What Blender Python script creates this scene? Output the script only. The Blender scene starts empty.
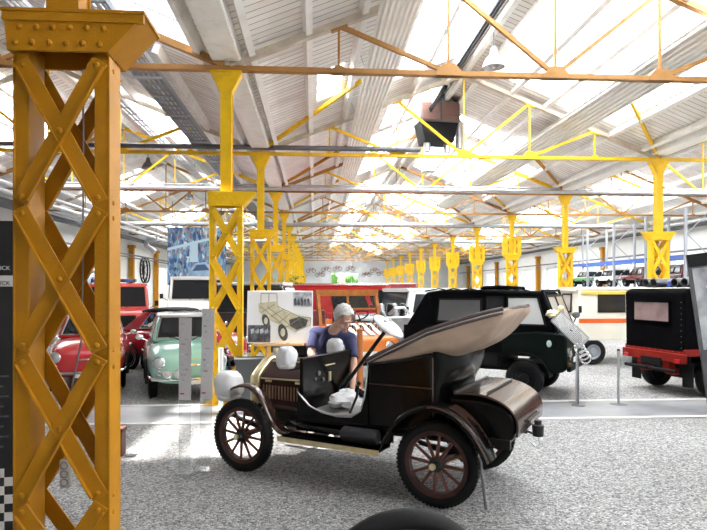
import bpy, bmesh, math, random
from mathutils import Vector, Matrix, noise
random.seed(7)
SC = bpy.context.scene
COL = SC.collection
PI = math.pi
def R(a): return math.radians(a)

# ------------------------------------------------------------------ camera model (hall axis = +Y)
F, PX0, YH, PSI, EYE = 597.0, 353.5, 287.75, 0.0655, 1.75
SP, CP = math.sin(PSI), math.cos(PSI)
def c2w(x, d): return (x*CP + d*SP, -x*SP + d*CP)
def at(px, py, d):
    x = (px-PX0)/F*d
    X, Y = c2w(x, d)
    return Vector((X, Y, EYE-(py-YH)/F*d))
def ground(px, py):
    d = F*EYE/(py-YH)
    v = at(px, py, d); v.z = 0
    return v
def heading(hx, hd):
    v = c2w(hx, hd)
    return math.atan2(v[1], v[0])

# ------------------------------------------------------------------ materials
MATS = {}
def mat(name, col, rough=0.6, metal=0.0, var=0.0, scale=8.0, bump=0.0, bscale=60.0, coat=0.0, spec=0.5, dirt=None, dirt_amt=0.5, dirt_scale=4.0):
    if name in MATS: return MATS[name]
    m = bpy.data.materials.new(name); m.use_nodes = True
    nt = m.node_tree; N = nt.nodes; Lk = nt.links
    b = N['Principled BSDF']
    b.inputs['Roughness'].default_value = rough
    b.inputs['Metallic'].default_value = metal
    b.inputs['Specular IOR Level'].default_value = spec
    if coat: b.inputs['Coat Weight'].default_value = coat; b.inputs['Coat Roughness'].default_value = 0.06
    c4 = (col[0], col[1], col[2], 1)
    b.inputs['Base Color'].default_value = c4
    tc = None
    if var or bump or dirt:
        tc = N.new('ShaderNodeTexCoord')
    last = None
    if var:
        n = N.new('ShaderNodeTexNoise'); n.inputs['Scale'].default_value = scale; n.inputs['Detail'].default_value = 5
        Lk.new(tc.outputs['Object'], n.inputs['Vector'])
        r = N.new('ShaderNodeValToRGB')
        r.color_ramp.elements[0].position = 0.3; r.color_ramp.elements[1].position = 0.7
        r.color_ramp.elements[0].color = tuple(max(0, x*(1-var)) for x in col) + (1,)
        r.color_ramp.elements[1].color = tuple(min(1, x*(1+var)) for x in col) + (1,)
        Lk.new(n.outputs['Fac'], r.inputs['Fac']); last = r.outputs['Color']
    if dirt:
        n2 = N.new('ShaderNodeTexNoise'); n2.inputs['Scale'].default_value = dirt_scale; n2.inputs['Detail'].default_value = 8
        n2.inputs['Roughness'].default_value = 0.7
        Lk.new(tc.outputs['Object'], n2.inputs['Vector'])
        r2 = N.new('ShaderNodeValToRGB'); r2.color_ramp.elements[0].position = 0.52; r2.color_ramp.elements[1].position = 0.72
        r2.color_ramp.elements[0].color = (0,0,0,1); r2.color_ramp.elements[1].color = (dirt_amt,)*3 + (1,)
        Lk.new(n2.outputs['Fac'], r2.inputs['Fac'])
        mx = N.new('ShaderNodeMix'); mx.data_type = 'RGBA'
        Lk.new(r2.outputs['Color'], mx.inputs['Factor'])
        if last is not None: Lk.new(last, mx.inputs['A'])
        else: mx.inputs['A'].default_value = c4
        mx.inputs['B'].default_value = (*dirt, 1); last = mx.outputs['Result']
    if last is not None: Lk.new(last, b.inputs['Base Color'])
    if bump:
        n3 = N.new('ShaderNodeTexNoise'); n3.inputs['Scale'].default_value = bscale; n3.inputs['Detail'].default_value = 4
        Lk.new(tc.outputs['Object'], n3.inputs['Vector'])
        bp = N.new('ShaderNodeBump'); bp.inputs['Strength'].default_value = bump; bp.inputs['Distance'].default_value = 0.02
        Lk.new(n3.outputs['Fac'], bp.inputs['Height']); Lk.new(bp.outputs['Normal'], b.inputs['Normal'])
    MATS[name] = m
    return m
def glass_mat(name, tint=(1,1,1), mix=0.25, diff=None, rough=0.03, milky=0.0):
    """pane: transparent seen straight on, a little mirror-like; optional milky share"""
    if name in MATS: return MATS[name]
    m = bpy.data.materials.new(name); m.use_nodes = True
    nt = m.node_tree; N = nt.nodes; Lk = nt.links; N.clear()
    out = N.new('ShaderNodeOutputMaterial'); tr = N.new('ShaderNodeBsdfTransparent'); tr.inputs['Color'].default_value = (*tint, 1)
    gl = N.new('ShaderNodeBsdfGlossy'); gl.inputs['Roughness'].default_value = rough
    fr = N.new('ShaderNodeLayerWeight'); fr.inputs['Blend'].default_value = .12
    ms = N.new('ShaderNodeMixShader'); Lk.new(fr.outputs['Facing'], ms.inputs['Fac'])
    Lk.new(tr.outputs[0], ms.inputs[1]); Lk.new(gl.outputs[0], ms.inputs[2])
    src = ms
    if diff is not None:
        df = N.new('ShaderNodeBsdfDiffuse'); df.inputs['Color'].default_value = (*diff, 1)
        m2 = N.new('ShaderNodeMixShader'); m2.inputs['Fac'].default_value = mix
        Lk.new(ms.outputs[0], m2.inputs[1]); Lk.new(df.outputs[0], m2.inputs[2]); src = m2
    if milky:
        tl = N.new('ShaderNodeBsdfTranslucent'); tl.inputs['Color'].default_value = (.93,.96,1,1)
        m3 = N.new('ShaderNodeMixShader'); m3.inputs['Fac'].default_value = milky
        Lk.new(src.outputs[0], m3.inputs[1]); Lk.new(tl.outputs[0], m3.inputs[2]); src = m3
    Lk.new(src.outputs[0], out.inputs['Surface'])
    MATS[name] = m
    return m

# ------------------------------------------------------------------ mesh builder
class MB:
    def __init__(s): s.bm = bmesh.new()
    def hexa(s, p):
        v = [s.bm.verts.new(x) for x in p]
        for f in ((0,3,2,1),(4,5,6,7),(0,1,5,4),(1,2,6,5),(2,3,7,6),(3,0,4,7)): s.bm.faces.new([v[i] for i in f])
        return s
    def box(s, c, size, rot=None):
        hx, hy, hz = size[0]/2, size[1]/2, size[2]/2
        P = [(-hx,-hy,-hz),(hx,-hy,-hz),(hx,hy,-hz),(-hx,hy,-hz),(-hx,-hy,hz),(hx,-hy,hz),(hx,hy,hz),(-hx,hy,hz)]
        c = Vector(c)
        return s.hexa([c + ((rot @ Vector(p)) if rot else Vector(p)) for p in P])
    def bx(s, x0, x1, y0, y1, z0, z1): return s.box(((x0+x1)/2,(y0+y1)/2,(z0+z1)/2),(x1-x0,y1-y0,z1-z0))
    def bar(s, p0, p1, w, h, up=(0,0,1)):
        p0, p1 = Vector(p0), Vector(p1); d = (p1-p0).normalized(); u = Vector(up)
        sd = d.cross(u)
        if sd.length < 1e-4: sd = d.cross(Vector((0,1,0)))
        sd.normalize(); u = sd.cross(d).normalized()
        a, b = sd*w/2, u*h/2
        return s.hexa([p0-a-b, p0+a-b, p0+a+b, p0-a+b, p1-a-b, p1+a-b, p1+a+b, p1-a+b])
    def ring(s, c, ax, r, n, sx=None):
        ax = Vector(ax).normalized(); t = Vector((0,0,1)) if abs(ax.z) < .9 else Vector((1,0,0))
        u = ax.cross(t).normalized(); v = ax.cross(u)
        return [s.bm.verts.new(Vector(c) + (u*math.cos(2*PI*i/n) + v*math.sin(2*PI*i/n))*r) for i in range(n)]
    def bridge(s, a, b):
        n = len(a)
        for i in range(n): s.bm.faces.new((a[i], a[(i+1)%n], b[(i+1)%n], b[i]))
    def tube(s, p0, p1, r0, r1=None, n=12, caps=True):
        p0, p1 = Vector(p0), Vector(p1); r1 = r0 if r1 is None else r1
        a = s.ring(p0, p1-p0, r0, n); b = s.ring(p1, p1-p0, r1, n); s.bridge(a, b)
        if caps: s.bm.faces.new(a[::-1]); s.bm.faces.new(b)
        return s
    def path(s, pts, r, n=8):
        pts = [Vector(p) for p in pts]; prev = None
        rs = r if isinstance(r, (list, tuple)) else [r]*len(pts)
        nrm = None
        for i, p in enumerate(pts):
            d = (pts[min(i+1, len(pts)-1)] - pts[max(i-1, 0)]).normalized()
            if nrm is None:
                t = Vector((0,0,1)) if abs(d.z) < .9 else Vector((1,0,0)); nrm = d.cross(t).normalized()
            else:
                nrm = (nrm - d*nrm.dot(d)).normalized()
            v = d.cross(nrm)
            rg = [s.bm.verts.new(p + (nrm*math.cos(2*PI*k/n) + v*math.sin(2*PI*k/n))*rs[i]) for k in range(n)]
            if prev: s.bridge(prev, rg)
            else: s.bm.faces.new(rg[::-1])
            prev = rg
        s.bm.faces.new(prev)
        return s
    def lathe(s, prof, c=(0,0,0), ax=(0,0,1), n=24, closed=False):
        """prof: list of (radius, along-axis)"""
        ax = Vector(ax).normalized(); c = Vector(c); rings = []
        for r, h in prof:
            if r < 1e-5: rings.append([s.bm.verts.new(c+ax*h)])
            else: rings.append(s.ring(c+ax*h, ax, r, n))
        seq = list(zip(rings, rings[1:]))
        if closed: seq.append((rings[-1], rings[0]))
        for a, b in seq:
            if len(a) == 1 and len(b) == 1: continue
            for i in range(n):
                if len(a) == 1: s.bm.faces.new((a[0], b[(i+1)%n], b[i]))
                elif len(b) == 1: s.bm.faces.new((a[i], a[(i+1)%n], b[0]))
                else: s.bm.faces.new((a[i], a[(i+1)%n], b[(i+1)%n], b[i]))
        return s
    def torus(s, c, ax, Rr, r, n=32, m=10):
        prof = [(Rr + r*math.cos(2*PI*k/m), r*math.sin(2*PI*k/m)) for k in range(m)]
        return s.lathe(prof, c, ax, n, closed=True)
    def prism(s, poly, a, b, plane='xz', b_poly=None):
        def P(q, t):
            if plane == 'xz': return (q[0], t, q[1])
            if plane == 'xy': return (q[0], q[1], t)
            return (t, q[0], q[1])
        va = [s.bm.verts.new(P(q, a)) for q in poly]; vb = [s.bm.verts.new(P(q, b)) for q in (b_poly or poly)]
        s.bridge(va, vb); s.bm.faces.new(va[::-1]); s.bm.faces.new(vb)
        return s
    def loft(s, secs, caps=True):
        prev = None; first = None
        for sec in secs:
            v = [s.bm.verts.new(p) for p in sec]
            if prev: s.bridge(prev, v)
            else: first = v
            prev = v
        if caps: s.bm.faces.new(first[::-1]); s.bm.faces.new(prev)
        return s
    def strip(s, line, y0, y1, t, plane='xz'):
        """a curved sheet: polyline in xz, spanning y0..y1, thickness t"""
        n = len(line); out = []
        for i, (x, z) in enumerate(line):
            a = line[max(i-1,0)]; b = line[min(i+1,n-1)]
            d = Vector((b[0]-a[0], b[1]-a[1])).normalized(); nn = Vector((-d.y, d.x))*t/2
            out.append([(x+nn.x, y0, z+nn.y), (x+nn.x, y1, z+nn.y), (x-nn.x, y1, z-nn.y), (x-nn.x, y0, z-nn.y)])
        return s.loft(out)
    def ball(s, c, r, n=16, m=10, rot=None, lump=0.0, lscale=3.0):
        r = (r, r, r) if not isinstance(r, (list, tuple)) else r
        c = Vector(c); rings = []
        for j in range(m+1):
            th = PI*j/m
            if j in (0, m): pts = [Vector((0,0,math.cos(th)))]
            else: pts = [Vector((math.sin(th)*math.cos(2*PI*i/n), math.sin(th)*math.sin(2*PI*i/n), math.cos(th))) for i in range(n)]
            vs = []
            for p in pts:
                k = 1 + (lump*noise.noise(p*lscale + c*3) if lump else 0)
                q = Vector((p.x*r[0], p.y*r[1], p.z*r[2]))*k
                vs.append(s.bm.verts.new(c + ((rot @ q) if rot else q)))
            rings.append(vs)
        for a, b in zip(rings, rings[1:]):
            for i in range(n):
                if len(a) == 1: s.bm.faces.new((a[0], b[i], b[(i+1)%n]))
                elif len(b) == 1: s.bm.faces.new((a[i], b[0], a[(i+1)%n]))
                else: s.bm.faces.new((a[i], b[i], b[(i+1)%n], a[(i+1)%n]))
        return s
    def bag(s, c, r):
        """a cloth hood pulled over a round lamp: squarish, creased, gathered below"""
        c = Vector(c); n, m = 28, 16; rings = []
        for j in range(m+1):
            th = PI*j/m; row = []
            cz = math.copysign(abs(math.cos(th))**.75, math.cos(th)); sr = abs(math.sin(th))**.62
            if j == m: sr = .25
            if j == 0: sr = .02
            for i in range(n):
                a = 2*PI*i/n
                ca = math.copysign(abs(math.cos(a))**.72, math.cos(a)); sa = math.copysign(abs(math.sin(a))**.72, math.sin(a))
                q = Vector((ca*sr*.95, sa*sr*.92, cz*1.02))
                k = 1 + .10*noise.noise(q*2.3+c*7) + .035*math.sin(7*a+3*cz) * (1-cz)*.6 + .05*abs(noise.noise(q*4+c*3))
                row.append(c+q*k*r)
            rings.append(row)
        return s.loft(rings)
    def capsule(s, p0, r0, p1, r1, n=14):
        p0, p1 = Vector(p0), Vector(p1); d = (p1-p0).normalized(); rings = []
        pr = []
        for k in range(0, 4): a = PI/2*k/4; pr.append((p0 - d*r0*math.cos(a), r0*math.sin(a)))
        pr.append((p0, r0)); pr.append((p1, r1))
        for k in range(1, 5): a = PI/2*k/4; pr.append((p1 + d*r1*math.sin(a), r1*math.cos(a)))
        prev = None
        for q, r in pr:
            rg = [s.bm.verts.new(q)] if r < 1e-6 else s.ring(q, d, r, n)
            if prev:
                for i in range(n):
                    if len(prev) == 1: s.bm.faces.new((prev[0], rg[(i+1)%n], rg[i]))
                    elif len(rg) == 1: s.bm.faces.new((prev[i], prev[(i+1)%n], rg[0]))
                    else: s.bm.faces.new((prev[i], prev[(i+1)%n], rg[(i+1)%n], rg[i]))
            prev = rg
        return s
    def quad(s, pts):
        s.bm.faces.new([s.bm.verts.new(p) for p in pts]); return s
    def build(s, name, m, parent=None, smooth=True, bevel=0.0, seg=2, sub=0, ang=38, remesh=0, smo=0, solid=0):
        bmesh.ops.recalc_face_normals(s.bm, faces=s.bm.faces[:])
        me = bpy.data.meshes.new(name); s.bm.to_mesh(me); s.bm.free()
        if smooth and len(me.polygons):
            me.polygons.foreach_set('use_smooth', [True]*len(me.polygons))
            if not sub and not remesh: me.set_sharp_from_angle(angle=R(ang))
        o = bpy.data.objects.new(name, me); COL.objects.link(o)
        if m: me.materials.append(m)
        if parent: o.parent = parent
        if solid:
            q = o.modifiers.new('solid', 'SOLIDIFY'); q.thickness = solid; q.offset = 0
        if bevel:
            q = o.modifiers.new('bevel', 'BEVEL'); q.width = bevel; q.segments = seg; q.limit_method = 'ANGLE'; q.angle_limit = R(35)
        if remesh:
            q = o.modifiers.new('remesh', 'REMESH'); q.mode = 'VOXEL'; q.voxel_size = remesh; q.use_smooth_shade = True
        if smo:
            q = o.modifiers.new('smooth', 'SMOOTH'); q.iterations = smo; q.factor = 0.5
        if sub:
            q = o.modifiers.new('sub', 'SUBSURF'); q.levels = sub; q.render_levels = sub
        return o

def tag(o, label, cat, group=None, kind=None):
    if label: o['label'] = label
    if cat: o['category'] = cat
    if group: o['group'] = group
    if kind: o['kind'] = kind
    return o
def thing(name, label, cat, loc=(0,0,0), rz=0.0, group=None):
    o = bpy.data.objects.new(name, None); COL.objects.link(o)
    o.location = loc; o.rotation_euler = (0, 0, rz); o.empty_display_size = 0.1
    o['kind'] = 'thing'
    return tag(o, label, cat, group)
def struct(o):
    o['kind'] = 'structure'; return o
def copy_tree(o, parent=None):
    kids = list(o.children); c = o.copy(); COL.objects.link(c)
    if parent: c.parent = parent
    for k in kids: copy_tree(k, c)
    return c
def text_mesh(name, txt, size, m, parent, loc, rot, ext=0.0015):
    cu = bpy.data.curves.new(name, 'FONT'); cu.body = txt; cu.size = size; cu.extrude = ext
    t = bpy.data.objects.new(name+'_tmp', cu); COL.objects.link(t)
    dg = bpy.context.evaluated_depsgraph_get(); me = bpy.data.meshes.new_from_object(t.evaluated_get(dg))
    bpy.data.objects.remove(t); bpy.data.curves.remove(cu)
    me.materials.clear(); me.materials.append(m)
    o = bpy.data.objects.new(name, me); COL.objects.link(o); o.parent = parent; o.location = loc; o.rotation_euler = rot
    return o
ORD = ['first','second','third','fourth','fifth','sixth','seventh','eighth','ninth','tenth','eleventh','twelfth','thirteenth','fourteenth','fifteenth']

# ------------------------------------------------------------------ palette
yellow = mat('yellow_paint', (0.86, 0.52, 0.012), 0.42, 0, .08, 5, .08, 90, spec=.3, dirt=(0.5,0.25,0.02), dirt_amt=.45, dirt_scale=3.2)
ochre = mat('ochre_paint', (0.46, 0.195, 0.005), 0.45, 0, .12, 5, .14, 90, spec=.25, dirt=(0.34,0.14,0.02), dirt_amt=.5, dirt_scale=3.5)  # column yellow with the near column's shade painted in; pilasters, braces share it
orange_iron = mat('orange_brown_paint', (0.42, 0.20, 0.05), 0.55, 0, .2, 4, .1, 60, dirt=(0.22,0.10,0.05), dirt_amt=.6)
rivet_m = mat('rivet_paint', (0.50, 0.24, 0.03), 0.4)
white_wood = mat('white_painted_wood', (0.90, 0.89, 0.86), 0.7, 0, .05, 3, .1, 40, dirt=(0.55,0.47,0.40), dirt_amt=.4, dirt_scale=5)
pale_iron = mat('pale_iron_paint', (0.60, 0.52, 0.42), 0.6, 0, .15, 5, dirt=(0.35,0.2,0.1), dirt_amt=.5)
galv = mat('galvanised_steel', (0.55, 0.56, 0.58), 0.38, .7, .1, 6)
galv_dark = mat('dark_steel', (0.16, 0.16, 0.17), 0.45, .6, .1, 6)
greyp = mat('grey_paint', (0.34, 0.36, 0.39), 0.5, .2)
plaster = mat('white_plaster', (0.80, 0.80, 0.78), 0.85, 0, .04, 1.5, .05, 40)
black = mat('black_paint', (0.012, 0.012, 0.013), 0.25, 0, coat=.4)
matte_black = mat('matte_black', (0.007, 0.007, 0.008), 0.7, spec=.2)
rubber = mat('black_rubber', (0.007, 0.007, 0.0075), 0.65, 0, .2, 12, .1, 80, spec=.25)
chrome = mat('chrome', (0.82, 0.82, 0.84), 0.12, 1.0)
brass = mat('brass', (0.82, 0.70, 0.42), 0.3, 1.0, .12, 10)
silver_cloth = mat('silver_cover_cloth', (0.78, 0.78, 0.80), 0.6, 0, .08, 8, .5, 22)
darkglass = mat('dark_window_glass', (0.03, 0.035, 0.04), 0.05, 0, spec=.8)
clearglass = glass_mat('clear_glass', (0.93, 0.96, 0.97))
skin = mat('skin', (0.62, 0.36, 0.26), 0.5, 0, .08, 14)
white_p = mat('white_enamel', (0.82, 0.82, 0.80), 0.3, 0, coat=.4)
# ------------------------------------------------------------------ the hall
B = 5.7
XL, XR, Y1, ZC = -1.314, 8.804, 3.30, 5.0
SPAN = XR - XL
XW0, XW1 = XL-SPAN, XR+SPAN
YB, YE = -4.0, 75.0
NB = 13
def colY(n): return 3.377 + B*(n-1) if n > 1 else Y1
SL = 0.4
ZR = ZC + 0.25                 # roof boards at the valleys
def roofz(x):
    for a in (XW0, XL, XR):
        if a-.01 <= x <= a+SPAN+.01:
            t = x-a; return ZR + SL*min(t, SPAN-t)
    return ZR

# floor of gravel
def gravel_mat():
    m = bpy.data.materials.new('gravel'); m.use_nodes = True; nt = m.node_tree; N = nt.nodes; Lk = nt.links
    b = N['Principled BSDF']; b.inputs['Roughness'].default_value = .85
    tc = N.new('ShaderNodeTexCoord')
    v = N.new('ShaderNodeTexVoronoi'); v.inputs['Scale'].default_value = 62; v.inputs['Randomness'].default_value = 1
    Lk.new(tc.outputs['Object'], v.inputs['Vector'])
    bw = N.new('ShaderNodeSeparateColor'); Lk.new(v.outputs['Color'], bw.inputs['Color'])
    r = N.new('ShaderNodeValToRGB'); e = r.color_ramp.elements
    e[0].position = 0; e[0].color = (.11,.11,.115,1); e[1].position = 1; e[1].color = (.60,.595,.59,1)
    k = r.color_ramp.elements.new(.35); k.color = (.27,.268,.266,1)
    k = r.color_ramp.elements.new(.7); k.color = (.40,.397,.395,1)
    Lk.new(bw.outputs['Red'], r.inputs['Fac'])
    n = N.new('ShaderNodeTexNoise'); n.inputs['Scale'].default_value = .7; n.inputs['Detail'].default_value = 5
    Lk.new(tc.outputs['Object'], n.inputs['Vector'])
    r2 = N.new('ShaderNodeValToRGB'); r2.color_ramp.elements[0].position = .3; r2.color_ramp.elements[1].position = .7
    r2.color_ramp.elements[0].color = (.82,.81,.80,1); r2.color_ramp.elements[1].color = (1.05,1.04,1.03,1)
    Lk.new(n.outputs['Fac'], r2.inputs['Fac'])
    mx = N.new('ShaderNodeMix'); mx.data_type = 'RGBA'; mx.blend_type = 'MULTIPLY'; mx.inputs['Factor'].default_value = 1
    Lk.new(r.outputs['Color'], mx.inputs['A']); Lk.new(r2.outputs['Color'], mx.inputs['B'])
    Lk.new(mx.outputs['Result'], b.inputs['Base Color'])
    bp = N.new('ShaderNodeBump'); bp.inputs['Strength'].default_value = .8; bp.inputs['Distance'].default_value = .02; bp.invert = True
    Lk.new(v.outputs['Distance'], bp.inputs['Height']); Lk.new(bp.outputs['Normal'], b.inputs['Normal'])
    return m
q = MB(); q.bx(XW0-.3, XW1+.3, YB-.3, YE+.3, -.2, 0); struct(q.build('floor', gravel_mat(), smooth=False))

# paved walkway crossing the gravel
wk = mat('walkway_stone', (0.25, 0.255, 0.27), 0.35, 0, .45, 1.3, .05, 30, dirt=(0.36,0.32,0.26), dirt_amt=.6, dirt_scale=1.1)
wk_edge = mat('walkway_edge', (0.66, 0.65, 0.62), 0.6)
q = MB(); a0 = .02
y0, y1 = 7.75, 8.95
q.hexa([(XW0+.1,y0+.1,0),(XW1-.1,y0-.12,0),(XW1-.1,y1-.12,0),(XW0+.1,y1+.1,0),(XW0+.1,y0+.1,.012),(XW1-.1,y0-.12,.012),(XW1-.1,y1-.12,.012),(XW0+.1,y1+.1,.012)])
struct(q.build('floor_walkway', wk, smooth=False))
for i, yy in enumerate((y0, y1)):
    q = MB(); q.hexa([(XW0+.1,yy+.06,0),(XW1-.1,yy-.16,0),(XW1-.1,yy-.08,0),(XW0+.1,yy+.14,0),(XW0+.1,yy+.06,.02),(XW1-.1,yy-.16,.02),(XW1-.1,yy-.08,.02),(XW0+.1,yy+.14,.02)])
    struct(q.build('trim_walkway_%s' % ('near','far')[i], wk_edge, smooth=False))

# walls
for nm, x in (('wall_left', XW0), ('wall_right', XW1)):
    sgn = -1 if nm == 'wall_left' else 1
    wins = [(colY(n)+1.4, colY(n)+4.3, 1.3, 3.3) for n in (range(4, 13) if sgn > 0 else range(8, 13))]
    q = MB(); ys = sorted({YB, YE, *[w[0] for w in wins], *[w[1] for w in wins]})
    for ya, yb in zip(ys, ys[1:]):
        w = [w for w in wins if w[0] <= ya+.01 and yb-.01 <= w[1]]
        xa, xb = (x, x+.25*sgn) if sgn > 0 else (x-.25, x)
        if w: q.bx(xa, xb, ya, yb, 0, w[0][2]); q.bx(xa, xb, ya, yb, w[0][3], 5.4)
        else: q.bx(xa, xb, ya, yb, 0, 5.4)
    struct(q.build(nm, plaster, smooth=False))
    for i, (ya, yb, za, zb) in enumerate(wins):
        wn = bpy.data.objects.new('window_%d' % (i + (1 if sgn < 0 else 21)), None); COL.objects.link(wn); struct(wn); wn.location = (x+.12*sgn, (ya+yb)/2, za)
        g = MB(); hw = (yb-ya)/2; h = zb-za
        g.bx(-.03,.03,-hw,-hw+.06,0,h); g.bx(-.03,.03,hw-.06,hw,0,h); g.bx(-.03,.03,-hw,hw,0,.06); g.bx(-.03,.03,-hw,hw,h-.06,h)
        for k in range(1, 4): g.bx(-.02,.02,-hw+k*hw/2-.02,-hw+k*hw/2+.02,0,h)
        g.build('window_frame', white_p, wn, smooth=False)
        g = MB(); g.bx(-.004,.004,-hw+.05,hw-.05,.05,h-.05); g.build('window_pane', clearglass, wn, smooth=False)
# end wall with a wide window, gables included
def gable_poly():
    p = [(XW0, 0), (XW1, 0), (XW1, ZR), (XR+SPAN/2, ZR+SL*SPAN/2), (XR, ZR), (XR-SPAN/2, ZR+SL*SPAN/2), (XL, ZR), (XL-SPAN/2, ZR+SL*SPAN/2), (XW0, ZR)]
    return p
wx0, wx1, wz0, wz1 = 2.1, 5.5, 2.0, 3.65
q = MB()
q.bx(XW0, wx0, YE, YE+.25, 0, ZR); q.bx(wx1, XW1, YE, YE+.25, 0, ZR); q.bx(wx0, wx1, YE, YE+.25, 0, wz0); q.bx(wx0, wx1, YE, YE+.25, wz1, ZR)
for a in (XW0, XL, XR): q.prism([(a, ZR), (a+SPAN, ZR), (a+SPAN/2, ZR+SL*SPAN/2)], YE, YE+.25)
struct(q.build('wall_end', mat('end_wall', (0.78,0.80,0.82), .8, 0, .08, .8), smooth=False))
wn = bpy.data.objects.new('window_51', None); COL.objects.link(wn); struct(wn); wn.location = (wx0, YE+.1, wz0)
g = MB(); W, H = wx1-wx0, wz1-wz0
for k in range(5): g.bx(k*W/4-.03, k*W/4+.03, -.03, .03, 0, H)
g.bx(0, W, -.03, .03, 0, .06); g.bx(0, W, -.03, .03, H-.06, H); g.build('window_frame', white_p, wn, smooth=False)
g = MB(); g.bx(0, W, -.004, .004, 0, H); g.build('window_pane', clearglass, wn, smooth=False)
q = MB(); q.bx(XW0, XW1, YB-.25, YB, 0, ZR)
for a in (XW0, XL, XR): q.prism([(a, ZR), (a+SPAN, ZR), (a+SPAN/2, ZR+SL*SPAN/2)], YB-.25, YB)
struct(q.build('wall_back', plaster, smooth=False))

# roof of painted boards with skylight openings
def board_mat():
    m = bpy.data.materials.new('roof_boards'); m.use_nodes = True; nt = m.node_tree; N = nt.nodes; Lk = nt.links
    b = N['Principled BSDF']; b.inputs['Roughness'].default_value = .75
    tc = N.new('ShaderNodeTexCoord'); sp = N.new('ShaderNodeSeparateXYZ'); Lk.new(tc.outputs['Object'], sp.inputs[0])
    mu = N.new('ShaderNodeMath'); mu.operation = 'MULTIPLY'; mu.inputs[1].default_value = 5.6; Lk.new(sp.outputs['Y'], mu.inputs[0])
    fl = N.new('ShaderNodeMath'); fl.operation = 'FLOOR'; Lk.new(mu.outputs[0], fl.inputs[0])
    fr = N.new('ShaderNodeMath'); fr.operation = 'FRACT'; Lk.new(mu.outputs[0], fr.inputs[0])
    mx = N.new('ShaderNodeMath'); mx.operation = 'MULTIPLY'; mx.inputs[1].default_value = .6; Lk.new(sp.outputs['X'], mx.inputs[0])
    wn_ = N.new('ShaderNodeTexWhiteNoise'); wn_.noise_dimensions = '2D'
    # each board end jumps at its own place
    ad = N.new('ShaderNodeMath'); ad.operation = 'MULTIPLY'; ad.inputs[1].default_value = .37; Lk.new(fl.outputs[0], ad.inputs[0])
    ad2 = N.new('ShaderNodeMath'); ad2.operation = 'ADD'; Lk.new(ad.outputs[0], ad2.inputs[0]); Lk.new(mx.outputs[0], ad2.inputs[1])
    fx = N.new('ShaderNodeMath'); fx.operation = 'FLOOR'; Lk.new(ad2.outputs[0], fx.inputs[0])
    cb = N.new('ShaderNodeCombineXYZ'); Lk.new(fl.outputs[0], cb.inputs[0]); Lk.new(fx.outputs[0], cb.inputs[1]); Lk.new(cb.outputs[0], wn_.inputs['Vector'])
    r = N.new('ShaderNodeValToRGB'); r.color_ramp.elements[0].color = (.82,.79,.76,1); r.color_ramp.elements[1].color = (.95,.935,.91,1)
    Lk.new(wn_.outputs['Value'], r.inputs['Fac'])
    gap = N.new('ShaderNodeMath'); gap.operation = 'LESS_THAN'; gap.inputs[1].default_value = .10; Lk.new(fr.outputs[0], gap.inputs[0])
    m1 = N.new('ShaderNodeMix'); m1.data_type = 'RGBA'; m1.inputs['B'].default_value = (.27,.23,.20,1)
    Lk.new(gap.outputs[0], m1.inputs['Factor']); Lk.new(r.outputs['Color'], m1.inputs['A'])
    n = N.new('ShaderNodeTexNoise'); n.inputs['Scale'].default_value = 1.6; n.inputs['Detail'].default_value = 7
    Lk.new(tc.outputs['Object'], n.inputs['Vector'])
    r2 = N.new('ShaderNodeValToRGB'); r2.color_ramp.elements[0].position = .55; r2.color_ramp.elements[1].position = .78
    r2.color_ramp.elements[0].color = (0,0,0,1); r2.color_ramp.elements[1].color = (.5,.5,.5,1); Lk.new(n.outputs['Fac'], r2.inputs['Fac'])
    m2 = N.new('ShaderNodeMix'); m2.data_type = 'RGBA'; m2.inputs['B'].default_value = (.52,.43,.35,1)
    Lk.new(r2.outputs['Color'], m2.inputs['Factor']); Lk.new(m1.outputs['Result'], m2.inputs['A']); Lk.new(m2.outputs['Result'], b.inputs['Base Color'])
    return m
boards = board_mat()
SKY = []          # (slope start x valley, direction, x0, x1, y0, y1)
for k in range(-1, 6):
    o = 2*B*k
    SKY += [(4.25, 7.5, 8.3+o, 14.4+o), (1.75, 3.45, 7.1+o, 13.6+o), (1.9, 3.4, 15.6+o, 18.0+o),
            (-5.4, -3.3, 14.6+o, 19.4+o), (-9.9, -7.4, 14.6+o, 19.4+o), (14.4, 17.0, 14.6+o, 20.0+o), (10.4, 13.2, 13.0+o, 19.4+o), (4.4, 6.6, 17.8+o, 19.4+o-.2)]
SKY += [(0.0, .62, 11.2, 13.0), (-5.2, -1.75, 7.1, 9.9)]  # last one: unseen skylight, added and sized to throw sun on the floor
SKY = [w for w in SKY if not (w[0] < -3 and w[2] < 4)]
SKY = [w for w in SKY if w[3] < YE-1 and w[2] > YB+.2]
q = MB(); panes = []
for a in (XW0, XL, XR):
    for x0, x1 in ((a, a+SPAN/2), (a+SPAN/2, a+SPAN)):
        ws = [w for w in SKY if x0 <= w[0] and w[1] <= x1]
        xs = sorted({x0, x1, *[w[0] for w in ws], *[w[1] for w in ws]}); ys = sorted({YB, YE, *[w[2] for w in ws], *[w[3] for w in ws]})
        for xa, xb in zip(xs, xs[1:]):
            for ya, yb in zip(ys, ys[1:]):
                mxx, my = (xa+xb)/2, (ya+yb)/2
                if any(w[0] < mxx < w[1] and w[2] < my < w[3] for w in ws): continue
                za, zb = roofz(xa+1e-4 if xa == a else xa), roofz(xb)
                t = .05
                q.hexa([(xa,ya,za),(xb,ya,zb),(xb,yb,zb),(xa,yb,za),(xa,ya,za+t),(xb,ya,zb+t),(xb,yb,zb+t),(xa,yb,za+t)])
struct(q.build('ceiling', boards, smooth=False))
sky_glass = glass_mat('skylight_glass', (0.97, 0.98, 1.0), milky=.86); sky_clear = glass_mat('added_skylight_glass', (0.97, 0.98, 1.0))
pr = {}
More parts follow.
